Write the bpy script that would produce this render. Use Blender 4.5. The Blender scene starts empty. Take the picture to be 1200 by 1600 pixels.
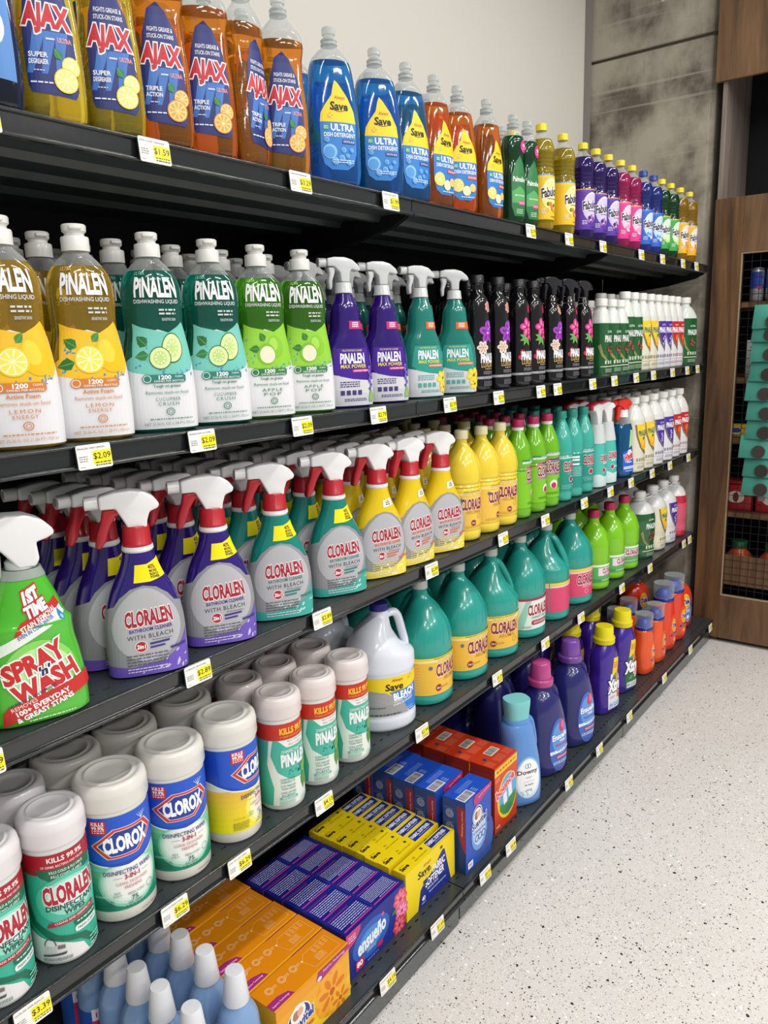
import bpy, bmesh, math, random
from mathutils import Vector, Matrix
from mathutils.geometry import tessellate_polygon
random.seed(7)
PI = math.pi
SC = bpy.context.scene
COL = SC.collection

# ------------------------------------------------------------------ camera, world, lights, exposure
cam_d = bpy.data.cameras.new('camera'); cam = bpy.data.objects.new('camera', cam_d); COL.objects.link(cam)
cam_d.sensor_fit = 'VERTICAL'; cam_d.sensor_height = 36.0; cam_d.lens = 36.0*1210/1600
cam_d.clip_start = 0.05; cam_d.clip_end = 60
RW = ((0.60183041, -0.18501778, 0.77689677), (-0.7980364, -0.10201651, 0.59391122), (-0.03062784, -0.97742573, -0.20904756))
CM = Matrix.Identity(4)
for r_ in range(3):
    CM[r_][0] = RW[r_][0]; CM[r_][1] = -RW[r_][1]; CM[r_][2] = -RW[r_][2]
CM[2][3] = 1.524
cam.matrix_world = CM
SC.camera = cam

world = bpy.data.worlds.new('world'); SC.world = world; world.use_nodes = True
bg = world.node_tree.nodes['Background']; bg.inputs[0].default_value = (1.0, 0.985, 0.96, 1); bg.inputs[1].default_value = 0.36

def area_light(x, y, z, sx, sy, power, col=(1, 0.97, 0.93), aim=None):
    l = bpy.data.lights.new('ceiling_lamp_light', 'AREA'); l.shape = 'RECTANGLE'; l.size = sx; l.size_y = sy; l.energy = power; l.color = col
    o = bpy.data.objects.new('ceiling_lamp_light', l); COL.objects.link(o); o.location = (x, y, z)
    if aim: o.rotation_euler = (Vector(aim)-Vector((x, y, z))).to_track_quat('-Z', 'Y').to_euler()
    return o
for lx, pw in ((-0.5, 12), (0.9, 15), (2.3, 17), (3.5, 15)):
    area_light(lx, 0.05, 3.5, 1.1, 0.10, pw)
for ly, pw in ((-1.5, 34), (-3.2, 46)):
    for lx in (-0.6, 1.3, 3.2): area_light(lx, ly, 3.4, 1.1, 0.10, pw)
SC.view_settings.view_transform = 'Standard'; SC.view_settings.look = 'None'
SC.view_settings.exposure = 0.0; SC.view_settings.gamma = 1.0; SC.view_settings.use_curve_mapping = False
SC.cycles.use_denoising = True; SC.cycles.max_bounces = 10; SC.cycles.transparent_max_bounces = 16
SC.cycles.transmission_bounces = 8; SC.cycles.glossy_bounces = 4; SC.cycles.diffuse_bounces = 3
SC.cycles.caustics_reflective = False; SC.cycles.caustics_refractive = False
SC.cycles.sample_clamp_indirect = 4.0

# ------------------------------------------------------------------ materials
def lin(h):
    h = h.lstrip('#'); c = [int(h[i:i+2], 16)/255 for i in (0, 2, 4)]
    return tuple((x/12.92 if x <= .04045 else ((x+.055)/1.055)**2.4) for x in c) + (1,)
MATS = {}
def M(name, hexc='#888888', rough=.4, metal=0, spec=.5, coat=0, trans=0, ior=1.45, vary=.04, bump=0, scale=60, alpha=1, sss=0):
    if name in MATS: return MATS[name]
    m = bpy.data.materials.new(name); m.use_nodes = True; nt = m.node_tree; b = nt.nodes['Principled BSDF']
    c = lin(hexc)
    b.inputs['Base Color'].default_value = c; b.inputs['Roughness'].default_value = rough; b.inputs['Metallic'].default_value = metal
    b.inputs['Specular IOR Level'].default_value = spec; b.inputs['Coat Weight'].default_value = coat; b.inputs['Coat Roughness'].default_value = .08
    b.inputs['Transmission Weight'].default_value = trans; b.inputs['IOR'].default_value = ior
    if sss:
        b.inputs['Subsurface Weight'].default_value = sss; b.inputs['Subsurface Scale'].default_value = .01
    if vary or bump:
        tc = nt.nodes.new('ShaderNodeTexCoord'); nz = nt.nodes.new('ShaderNodeTexNoise'); nz.inputs['Scale'].default_value = scale; nz.inputs['Detail'].default_value = 3
        nt.links.new(tc.outputs['Object'], nz.inputs['Vector'])
        if vary:
            mr = nt.nodes.new('ShaderNodeMapRange'); mr.inputs[3].default_value = max(rough-vary, .01); mr.inputs[4].default_value = rough+vary
            nt.links.new(nz.outputs['Fac'], mr.inputs[0]); nt.links.new(mr.outputs[0], b.inputs['Roughness'])
        if bump:
            bp = nt.nodes.new('ShaderNodeBump'); bp.inputs['Strength'].default_value = bump; bp.inputs['Distance'].default_value = .002
            nt.links.new(nz.outputs['Fac'], bp.inputs['Height']); nt.links.new(bp.outputs[0], b.inputs['Normal'])
    MATS[name] = m; return m
def ink(h): return M('ink_'+h.strip('#'), h, .38, vary=0)
def plastic(h, rough=.28, coat=.2): return M('plastic_'+h.strip('#')+'_%d' % (rough*100), h, rough, coat=coat)
def clear(name, hexc, rough=.06, op=.12):
    """thin clear plastic wall: tinted transparency under a fresnel gloss"""
    if name in MATS: return MATS[name]
    m = bpy.data.materials.new(name); m.use_nodes = True; nt = m.node_tree; nt.nodes.clear(); N = nt.nodes.new
    out = N('ShaderNodeOutputMaterial'); tr = N('ShaderNodeBsdfTransparent'); tr.inputs[0].default_value = lin(hexc)
    gl = N('ShaderNodeBsdfPrincipled'); gl.inputs['Base Color'].default_value = lin('#dfe3e3'); gl.inputs['Roughness'].default_value = rough
    fr = N('ShaderNodeLayerWeight'); fr.inputs[0].default_value = .35
    mr = N('ShaderNodeMapRange'); mr.inputs[3].default_value = op; mr.inputs[4].default_value = .55
    mx = N('ShaderNodeMixShader')
    nt.links.new(fr.outputs['Facing'], mr.inputs[0]); nt.links.new(mr.outputs[0], mx.inputs[0])
    nt.links.new(tr.outputs[0], mx.inputs[1]); nt.links.new(gl.outputs[0], mx.inputs[2]); nt.links.new(mx.outputs[0], out.inputs[0])
    MATS[name] = m; return m
def liquid(h, tr=.72): return M('liquid_%s_%d' % (h.strip('#'), tr*100), h, .05, spec=.6, coat=.6, trans=tr, ior=1.33, vary=.02, scale=25, bump=.25)

# ------------------------------------------------------------------ mesh helpers
def link(name, me, parent=None):
    o = bpy.data.objects.new(name, me); COL.objects.link(o)
    if parent is not None: o.parent = parent
    return o
def mk(name, V, F, mat, parent=None, smooth=False, idx=None, auto=None):
    me = bpy.data.meshes.new(name); me.from_pydata(V, [], F)
    for m in (mat if isinstance(mat, (list, tuple)) else [mat]): me.materials.append(m)
    if idx: me.polygons.foreach_set('material_index', idx)
    if smooth: me.polygons.foreach_set('use_smooth', [True]*len(F))
    me.update()
    if auto: me.set_sharp_from_angle(angle=math.radians(auto))
    return link(name, me, parent)
class MB:
    def __init__(s): s.V = []; s.F = []
    def box(s, x0, y0, z0, x1, y1, z1):
        n = len(s.V)
        s.V += [(x0,y0,z0),(x1,y0,z0),(x1,y1,z0),(x0,y1,z0),(x0,y0,z1),(x1,y0,z1),(x1,y1,z1),(x0,y1,z1)]
        s.F += [[n+i for i in f] for f in ((0,3,2,1),(4,5,6,7),(0,1,5,4),(1,2,6,5),(2,3,7,6),(3,0,4,7))]; return s
    def prism_x(s, yz, x0, x1):
        n = len(s.V); k = len(yz)
        s.V += [(x0, y, z) for y, z in yz] + [(x1, y, z) for y, z in yz]
        s.F += [[n+i, n+(i+1) % k, n+k+(i+1) % k, n+k+i] for i in range(k)]
        s.F += [[n+i for i in range(k)][::-1], [n+k+i for i in range(k)]]; return s
    def lathe(s, prof, seg=24, cx=0, cy=0, ribs=0, rd=0, rz=(0, 0)):
        """prof: list (r, z) bottom to top; ribs: vertical grip ribs between rz"""
        n = len(s.V); k = len(prof)
        for r, z in prof:
            for i in range(seg):
                rr = r
                if ribs and rz[0] <= z <= rz[1] and i % 2: rr = r-rd
                a = 2*PI*i/seg; s.V.append((cx+rr*math.cos(a), cy+rr*math.sin(a), z))
        for j in range(k-1):
            for i in range(seg):
                i2 = (i+1) % seg; s.F.append([n+j*seg+i, n+j*seg+i2, n+(j+1)*seg+i2, n+(j+1)*seg+i])
        s.F.append([n+i for i in range(seg)][::-1]); s.F.append([n+(k-1)*seg+i for i in range(seg)]); return s
    def tube(s, pts, r, seg=10, r2=None):
        n = len(s.V); pts = [Vector(p) for p in pts]; up = Vector((0, 0, 1))
        for i, p in enumerate(pts):
            d = (pts[min(i+1, len(pts)-1)]-pts[max(i-1, 0)]).normalized()
            a = d.cross(Vector((0, 1, 0)))
            if a.length < .1: a = d.cross(up)
            a.normalize(); b = d.cross(a).normalized()
            for j in range(seg):
                t = 2*PI*j/seg; s.V.append(tuple(p + a*math.cos(t)*r + b*math.sin(t)*(r2 or r)))
        for i in range(len(pts)-1):
            for j in range(seg):
                j2 = (j+1) % seg; s.F.append([n+i*seg+j, n+i*seg+j2, n+(i+1)*seg+j2, n+(i+1)*seg+j])
        s.F.append([n+j for j in range(seg)][::-1]); s.F.append([n+(len(pts)-1)*seg+j for j in range(seg)]); return s
    def build(s, name, mat, parent=None, smooth=False, auto=35): return mk(name, s.V, s.F, mat, parent, smooth, auto=auto if smooth else None)
def bevel_build(name, mb, mat, parent=None, w=.004, seg=2, smooth=True, auto=50):
    bm = bmesh.new(); vs = [bm.verts.new(v) for v in mb.V]
    for f in mb.F: bm.faces.new([vs[i] for i in f])
    bmesh.ops.recalc_face_normals(bm, faces=bm.faces)
    es = [e for e in bm.edges if len(e.link_faces) == 2 and e.calc_face_angle() > .35]
    bmesh.ops.bevel(bm, geom=es, offset=w, segments=seg, affect='EDGES', profile=.5, clamp_overlap=True)
    me = bpy.data.meshes.new(name); bm.to_mesh(me); bm.free(); me.materials.append(mat)
    if smooth:
        me.polygons.foreach_set('use_smooth', [True]*len(me.polygons)); me.set_sharp_from_angle(angle=math.radians(auto))
    return link(name, me, parent)
def slab(name, xz, w, mat, parent, bev=.004, seg=2, y=0, dx=0, dz=0):
    """side outline in x,z given thickness w along y, edges rounded"""
    mb = MB(); k = len(xz)
    mb.V = [(x+dx, y-w/2, z+dz) for x, z in xz] + [(x+dx, y+w/2, z+dz) for x, z in xz]
    mb.F = [[i, (i+1) % k, k+(i+1) % k, k+i] for i in range(k)] + [list(range(k))[::-1], [k+i for i in range(k)]]
    return bevel_build(name, mb, mat, parent, bev, seg)

class Body:
    """bottle body: superellipse sections (z, half width, half depth, exponent, x shift, y shift)"""
    def __init__(s, pts, sub=4, seg=44, zref=None):
        pts = [tuple(p)+(0,)*(6-len(p)) for p in pts]; n = len(pts); ch = []
        zs = [p[0] for p in pts]; h = [zs[i+1]-zs[i] for i in range(n-1)]
        for c in range(1, 6):
            y = [p[c] for p in pts]; d = [(y[i+1]-y[i])/h[i] for i in range(n-1)]; m = [0]*n
            for i in range(1, n-1): m[i] = 0 if d[i-1]*d[i] <= 0 else 3*(h[i-1]+h[i])/((2*h[i]+h[i-1])/d[i-1]+(h[i]+2*h[i-1])/d[i])
            m[0] = d[0]; m[-1] = d[-1]; ch.append((y, m))
        P = []
        for i in range(n-1):
            k = max(1, min(sub, int(h[i]/.004)+1))
            for j in range(k):
                t = j/k; row = [zs[i]+h[i]*t]
                for y, m in ch:
                    row.append((2*t**3-3*t*t+1)*y[i]+(t**3-2*t*t+t)*h[i]*m[i]+(-2*t**3+3*t*t)*y[i+1]+(t**3-t*t)*h[i]*m[i+1])
                P.append(row)
        P.append(list(pts[-1])); s.P = P; s.seg = seg
        z = zref if zref is not None else zs[-1]*.4
        N = 240; tab = [0]; q = s.pt(0, z)
        for i in range(1, N+1):
            q2 = s.pt(PI*i/N, z); tab.append(tab[-1]+math.hypot(q2[0]-q[0], q2[1]-q[1])); q = q2
        s.tab = tab; s.half = tab[-1]; s.N = N
    def at(s, z):
        P = s.P
        if z <= P[0][0]: return P[0]
        for i in range(len(P)-1):
            if z <= P[i+1][0]:
                t = (z-P[i][0])/max(P[i+1][0]-P[i][0], 1e-9); return [P[i][k]+(P[i+1][k]-P[i][k])*t for k in range(6)]
        return P[-1]
    def pt(s, th, z, off=0):
        _, a, b, n, cx, cy = s.at(z); si, co = math.sin(th), math.cos(th)
        r = 1/(abs(si)**n+abs(co)**n)**(1/n); a += off; b += off
        return (cx+a*si*r, cy-b*co*r, z)
    def u2th(s, u):
        au = min(abs(u), s.half); lo, hi = 0, s.N
        while hi-lo > 1:
            mid = (lo+hi)//2
            if s.tab[mid] <= au: lo = mid
            else: hi = mid
        t = (lo+(au-s.tab[lo])/max(s.tab[lo+1]-s.tab[lo], 1e-9))*PI/s.N
        return math.copysign(t, u)
    def S(s, u, v, off=0):
        p = s.pt(s.u2th(u), max(v, .008), off); return (p[0], p[1], v)
    def mesh(s, name, mat, parent, z0=None, z1=None, off=0, cap=True, seg=None):
        seg = seg or s.seg; zz = [p[0] for p in s.P if (z0 is None or p[0] > z0+1e-5) and (z1 is None or p[0] < z1-1e-5)]
        if z0 is not None: zz = [z0]+zz
        if z1 is not None: zz = zz+[z1]
        V = []; F = []
        for z in zz:
            for i in range(seg): V.append(s.pt(2*PI*i/seg, z, off))
        for j in range(len(zz)-1):
            for i in range(seg):
                i2 = (i+1) % seg; F.append([j*seg+i, j*seg+i2, (j+1)*seg+i2, (j+1)*seg+i])
        if cap:
            F.append(list(range(seg))[::-1]); F.append([(len(zz)-1)*seg+i for i in range(seg)])
        return mk(name, V, F, mat, parent, True, auto=42)

TXT = {}
def text_geo(t, b, sh, sp):
    k = (t, b, sh, sp)
    if k in TXT: return TXT[k]
    cu = bpy.data.curves.new('lettering', 'FONT'); cu.body = t; cu.offset = b; cu.shear = sh; cu.resolution_u = 2; cu.space_character = sp
    ob = bpy.data.objects.new('lettering', cu); me = bpy.data.meshes.new_from_object(ob)
    V = [(v.co.x, v.co.y) for v in me.vertices]; F = [list(p.vertices) for p in me.polygons]
    bpy.data.objects.remove(ob); bpy.data.meshes.remove(me); bpy.data.curves.remove(cu)
    TXT[k] = (V, F); return TXT[k]
class Art:
    """flat print laid on a surface: each colour field or word is a thin skin cut to a common grid"""
    def __init__(s, surf, du=.006, dv=.012, base=.0007, eps=.00009):
        s.surf = surf; s.du = du; s.dv = dv; s.base = base; s.eps = eps; s.items = []; s.cols = []; s.layer = 0
    def _add(s, V, F, c, same=False):
        if not same: s.layer += 1
        if c not in s.cols: s.cols.append(c)
        s.items.append((V, F, s.cols.index(c), s.layer)); return s
    def poly(s, P, c, same=False):
        F = [list(t) for t in tessellate_polygon([[Vector((p[0], p[1], 0)) for p in P]])]
        return s._add([(p[0], p[1]) for p in P], F, c, same)
    def rect(s, u0, v0, u1, v1, c, r=0, rot=0, same=False):
        if r:
            P = []
            for cx, cy, a0 in ((u1-r, v1-r, 0), (u0+r, v1-r, 90), (u0+r, v0+r, 180), (u1-r, v0+r, 270)):
                for k in range(4): a = math.radians(a0+30*k); P.append((cx+r*math.cos(a), cy+r*math.sin(a)))
        else: P = [(u0, v0), (u1, v0), (u1, v1), (u0, v1)]
        if rot:
            cx, cy = (u0+u1)/2, (v0+v1)/2; P = [s._r(p, cx, cy, rot) for p in P]
        return s.poly(P, c, same)
    def _r(s, p, cx, cy, d):
        a = math.radians(d); x, y = p[0]-cx, p[1]-cy; return (cx+x*math.cos(a)-y*math.sin(a), cy+x*math.sin(a)+y*math.cos(a))
    def ell(s, u, v, ru, rv=None, c='#ffffff', n=20, rot=0, same=False):
        rv = rv or ru; P = [s._r((u+ru*math.cos(2*PI*i/n), v+rv*math.sin(2*PI*i/n)), u, v, rot) for i in range(n)]
        return s._add(P, [[0, i, i+1] for i in range(1, n-1)], c, same)
    def line(s, P, w, c, same=False):
        V = []; F = []
        for i in range(len(P)-1):
            (x0, y0), (x1, y1) = P[i], P[i+1]; L = math.hypot(x1-x0, y1-y0) or 1; nx, ny = -(y1-y0)/L*w/2, (x1-x0)/L*w/2; n = len(V)
            V += [(x0+nx, y0+ny), (x0-nx, y0-ny), (x1-nx, y1-ny), (x1+nx, y1+ny)]; F.append([n, n+1, n+2, n+3])
        return s._add(V, F, c, same)
    def arc(s, u, v, ru, rv, a0, a1, w, c, n=14, same=False):
        return s.line([(u+ru*math.cos(math.radians(a0+(a1-a0)*i/n)), v+rv*math.sin(math.radians(a0+(a1-a0)*i/n))) for i in range(n+1)], w, c, same)
    def ring(s, u, v, r, w, c, same=False): return s.arc(u, v, r, r, 0, 360, w, c, 16, same)
    def grad(s, u0, v0, u1, v1, c0, c1, n=5):
        a = [int(c0[i:i+2], 16) for i in (1, 3, 5)]; b = [int(c1[i:i+2], 16) for i in (1, 3, 5)]
        for k in range(n):
            t = k/(n-1); c = '#%02x%02x%02x' % tuple(int(a[i]+(b[i]-a[i])*t) for i in range(3))
            s.rect(u0, v0+(v1-v0)*k/n, u1, v0+(v1-v0)*(k+1)/n, c, same=k > 0)
        return s
    def text(s, t, u, v, h, w=None, c='#000000', b=0.0, sh=0, oc=None, ow=.04, rot=0, sp=1.0):
        """word centred on (u, v): letter height h, stretched to width w"""
        V0, F0 = text_geo(t, 0.0, sh, sp)
        if not V0: return s
        xs = [p[0] for p in V0]; ys = [p[1] for p in V0]; x0, x1, y0, y1 = min(xs), max(xs), min(ys), max(ys)
        sy = h/max(y1-y0, 1e-6); sx = (w/max(x1-x0, 1e-6)) if w else sy
        if b > .03: b = b*(1+.18*max(0, min(sy/sx-1, 1.5)))
        def put(V, F, c):
            P = [(u+(x-(x0+x1)/2)*sx, v+(y-(y0+y1)/2)*sy) for x, y in V]
            if rot: P = [s._r(p, u, v, rot) for p in P]
            s._add(P, F, c)
        if oc: put(*text_geo(t, b+.012+ow*.5, sh, sp), oc)
        put(*(text_geo(t, b, sh, sp) if b else (V0, F0)), c); return s
    def fine(s, u0, v0, u1, v1, n, c, w=None):
        """block of print too small to read: rows of dashes"""
        V = []; F = []; dv = (v1-v0)/n; t = w or dv*.4
        for k in range(n):
            u = u0; v = v0+dv*(k+.3)
            while u < u1:
                L = min(random.uniform(.0015, .005)*(dv/.003 if dv > .003 else 1), u1-u); m = len(V)
                V += [(u, v), (u+L, v), (u+L, v+t), (u, v+t)]; F.append([m, m+1, m+2, m+3]); u += L+t*.8
        return s._add(V, F, c)
    def barcode(s, u0, v0, u1, v1, c='#222222', bgc='#eeeeee'):
        s.rect(u0, v0, u1, v1, bgc); V = []; F = []; u = u0+(u1-u0)*.08; e = u1-(u1-u0)*.08
        while u < e:
            w = random.choice((1, 1, 2, 3))*(u1-u0)/80; m = len(V); V += [(u, v0+(v1-v0)*.15), (u+w, v0+(v1-v0)*.15), (u+w, v1-(v1-v0)*.1), (u, v1-(v1-v0)*.1)]; F.append([m, m+1, m+2, m+3]); u += w+(u1-u0)/55
        return s._add(V, F, c)
    # small pictures
    def citrus(s, u, v, r, rind='#f0b414', flesh='#f9d95a', seg='#fff3c0', ru=None):
        k = (ru or r)/r
        s.ell(u, v, r*k, r, rind); s.ell(u, v, r*.88*k, r*.88, seg); V = []; F = []
        for i in range(9):
            a = 2*PI*i/9; m = len(V); V += [(u+r*.08*math.cos(a+.3)*k, v+r*.08*math.sin(a+.3)), (u+r*.8*math.cos(a+.05)*k, v+r*.8*math.sin(a+.05)), (u+r*.8*math.cos(a+.32)*k, v+r*.8*math.sin(a+.32)), (u+r*.8*math.cos(a+.58)*k, v+r*.8*math.sin(a+.58))]; F.append([m, m+1, m+2, m+3])
        return s._add(V, F, flesh)
    def leaf(s, u, v, L, w, d, c='#2f7d33', c2='#6db04b'):
        P = [(u, v), (u+L*.3, v+w*.5), (u+L*.6, v+w*.42), (u+L, v), (u+L*.6, v-w*.42), (u+L*.3, v-w*.5)]
        s.poly([s._r(p, u, v, d) for p in P], c); return s.line([s._r(p, u, v, d) for p in ((u, v), (u+L*.9, v))], w*.06, c2)
    def flower(s, u, v, r, c, c2, n=5, cc='#f4d94a', rot=0):
        for i in range(n):
            a = 360*i/n+rot; p = s._r((u+r*.55, v), u, v, a); s.ell(p[0], p[1], r*.5, r*.36, c, 12, a, same=i > 0)
        for i in range(n):
            a = 360*i/n+rot; p = s._r((u+r*.5, v), u, v, a); s.ell(p[0], p[1], r*.3, r*.14, c2, 8, a, same=i > 0)
        return s.ell(u, v, r*.16, r*.16, cc, 10)
    def slice(s, u, v, ru, rv, d=0):
        s.ell(u, v, ru, rv, '#2c6b35', rot=d); s.ell(u, v, ru*.92, rv*.92, '#d9eca6', rot=d); s.ell(u, v, ru*.6, rv*.62, '#bfdb82', rot=d)
        for i in range(9):
            a = 2*PI*i/9; p = s._r((u+ru*.4*math.cos(a), v+rv*.42*math.sin(a)), u, v, d); s.ell(p[0], p[1], ru*.07, rv*.13, '#eef6d2', 6, math.degrees(a)-90+d, same=i > 0)
        return s
    def splash(s, u, v, w, h, c='#5aa6dc', n=9):
        for i in range(n): s.ell(u+random.uniform(-w, w)/2, v+random.uniform(-h, h)/2, random.uniform(.001, .0035), random.uniform(.0008, .002), c, 8, random.uniform(0, 90), same=i > 0)
        return s
    def build(s, name, parent):
        V = []; F = []; I = []
        for P, Fs, ci, ly in s.items:
            n = len(V); V += [(p[0], p[1], ly) for p in P]; F += [[n+i for i in f] for f in Fs]; I += [ci]*len(Fs)
        bm = bmesh.new(); vs = [bm.verts.new(v) for v in V]
        for f, i in zip(F, I):
            try: q = bm.faces.new([vs[k] for k in f]); q.material_index = i
            except ValueError: pass
        us = [v[0] for v in V]; ws = [v[1] for v in V]
        def cut(lo, hi, d, ax):
            if not d: return
            k = math.floor(lo/d)+1
            while k*d < hi-1e-7:
                co = [0, 0, 0]; co[ax] = k*d; no = [0, 0, 0]; no[ax] = 1
                g = [f for f in bm.faces if min(v.co[ax] for v in f.verts) < k*d-1e-7 and max(v.co[ax] for v in f.verts) > k*d+1e-7]
                if g:
                    ed = set(); vv = set()
                    for f in g: ed.update(f.edges); vv.update(f.verts)
                    bmesh.ops.bisect_plane(bm, geom=g+list(ed)+list(vv), plane_co=co, plane_no=no, dist=1e-7)
                k += 1
        cut(min(us), max(us), s.du, 0); cut(min(ws), max(ws), s.dv, 1)
        cache = {}
        def grid(i, j, off):
            k = (i, j)
            if k not in cache:
                a = Vector(s.surf(i*(s.du or 1), j*(s.dv or 1), 0)); b = Vector(s.surf(i*(s.du or 1), j*(s.dv or 1), .01)); cache[k] = (a, (b-a)*100)
            a, n = cache[k]; return a+n*off
        du, dv = s.du, s.dv
        for v in bm.verts:
            off = s.base+s.eps*v.co.z; u, w = v.co.x, v.co.y
            if not du: v.co = Vector(s.surf(u, w, off)); continue
            i, j = math.floor(u/du+1e-6), math.floor(w/dv+1e-6); fu, fv = u/du-i, w/dv-j
            v.co = (grid(i, j, off)*(1-fu)+grid(i+1, j, off)*fu)*(1-fv)+(grid(i, j+1, off)*(1-fu)+grid(i+1, j+1, off)*fu)*fv
        me = bpy.data.meshes.new(name); bm.to_mesh(me); bm.free()
        for c in s.cols: me.materials.append(ink(c))
        return link(name, me, parent)
def face_art(o, ux, uy, nz, **k):
    """print on a flat face: origin o, unit vectors ux, uy in the face, nz out of it"""
    o, ux, uy, nz = Vector(o), Vector(ux), Vector(uy), Vector(nz)
    return Art(lambda u, v, off: o+ux*u+uy*v+nz*off, du=0, dv=0, base=k.get('base', .0004), eps=.00006)

# ------------------------------------------------------------------ things
def empty(name): 
    o = bpy.data.objects.new(name, None); COL.objects.link(o); o.empty_display_size = .02; return o
def tag(o, label, cat, group=None):
    o['label'] = label; o['category'] = cat
    if group: o['group'] = group
    return o
def struct(o): o['kind'] = 'structure'; return o
KIN = {}
def kids(o):
    return [c for c in o.children]
def copy_tree(o, parent=None):
    c = o.copy(); COL.objects.link(c); c.parent = parent
    for ch in KIN[o.name]: copy_tree(ch, c)
    return c
def index_tree(o, allo):
    KIN[o.name] = [c for c in allo if c.parent == o]
    for c in KIN[o.name]: index_tree(c, allo)
KINDS = {}; PROTO = {}
def kind(name):
    def deco(fn): KINDS[name] = fn; return fn
    return deco
def put(k, x, y, z, rot, label, cat, group=None):
    """stand one thing of kind k at x, y, z turned by rot degrees"""
    if k not in PROTO:
        before = set(bpy.data.objects.keys()); r = KINDS[k](); allo = [o for o in bpy.data.objects if o.name not in before]
        index_tree(r, allo); PROTO[k] = r; o = r
        if r.get('keep'): pass
    else: o = copy_tree(PROTO[k])
    o.location = (x, y, z); o.rotation_euler = (0, 0, math.radians(rot)); tag(o, label, cat, group)
    return o

# ------------------------------------------------------------------ setting materials
def terrazzo():
    m = bpy.data.materials.new('terrazzo'); m.use_nodes = True; nt = m.node_tree; b = nt.nodes['Principled BSDF']; N = nt.nodes.new; L = nt.links.new
    tc = N('ShaderNodeTexCoord'); last = None
    base = N('ShaderNodeTexNoise'); base.inputs['Scale'].default_value = 2.5; L(tc.outputs['Object'], base.inputs['Vector'])
    r0 = N('ShaderNodeValToRGB'); r0.color_ramp.elements[0].color = lin('#cfccc8'); r0.color_ramp.elements[1].color = lin('#dcdad6'); L(base.outputs['Fac'], r0.inputs[0]); last = r0.outputs[0]
    # chips of three sizes: cells of a voronoi whose random value picks them, shrunk towards their centre
    for sc, pick, thr, cols in ((330, .46, .42, ('#928d87', '#f0eeea')), (190, .50, .42, ('#55514e', '#fbfaf8')), (120, .66, .40, ('#2c2a28', '#b79e8c')), (70, .87, .30, ('#2c2a29', '#f6f4f0'))):
        wp = N('ShaderNodeTexNoise'); wp.inputs['Scale'].default_value = sc*1.4; L(tc.outputs['Object'], wp.inputs['Vector'])
        ad = N('ShaderNodeVectorMath'); ad.operation = 'MULTIPLY_ADD'; ad.inputs[1].default_value = (.6/sc,)*3; L(wp.outputs['Color'], ad.inputs[0]); L(tc.outputs['Object'], ad.inputs[2])
        vo = N('ShaderNodeTexVoronoi'); vo.inputs['Scale'].default_value = sc; vo.distance = 'MINKOWSKI'; vo.inputs['Exponent'].default_value = .9 if sc > 100 else 1.4; L(ad.outputs[0], vo.inputs['Vector'])
        sp = N('ShaderNodeSeparateColor'); L(vo.outputs['Color'], sp.inputs[0])
        g = N('ShaderNodeMath'); g.operation = 'GREATER_THAN'; g.inputs[1].default_value = pick; L(sp.outputs[0], g.inputs[0])
        l = N('ShaderNodeMath'); l.operation = 'LESS_THAN'; l.inputs[1].default_value = thr; L(vo.outputs['Distance'], l.inputs[0])
        mu = N('ShaderNodeMath'); mu.operation = 'MULTIPLY'; L(g.outputs[0], mu.inputs[0]); L(l.outputs[0], mu.inputs[1])
        cr = N('ShaderNodeValToRGB'); cr.color_ramp.interpolation = 'CONSTANT'; cr.color_ramp.elements[0].color = lin(cols[0]); cr.color_ramp.elements[1].position = .5; cr.color_ramp.elements[1].color = lin(cols[1]); L(sp.outputs[1], cr.inputs[0])
        mx = N('ShaderNodeMix'); mx.data_type = 'RGBA'; L(mu.outputs[0], mx.inputs['Factor']); L(last, mx.inputs['A']); L(cr.outputs[0], mx.inputs['B']); last = mx.outputs['Result']
    L(last, b.inputs['Base Color']); b.inputs['Roughness'].default_value = .42; b.inputs['Specular IOR Level'].default_value = .4
    return m
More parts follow.
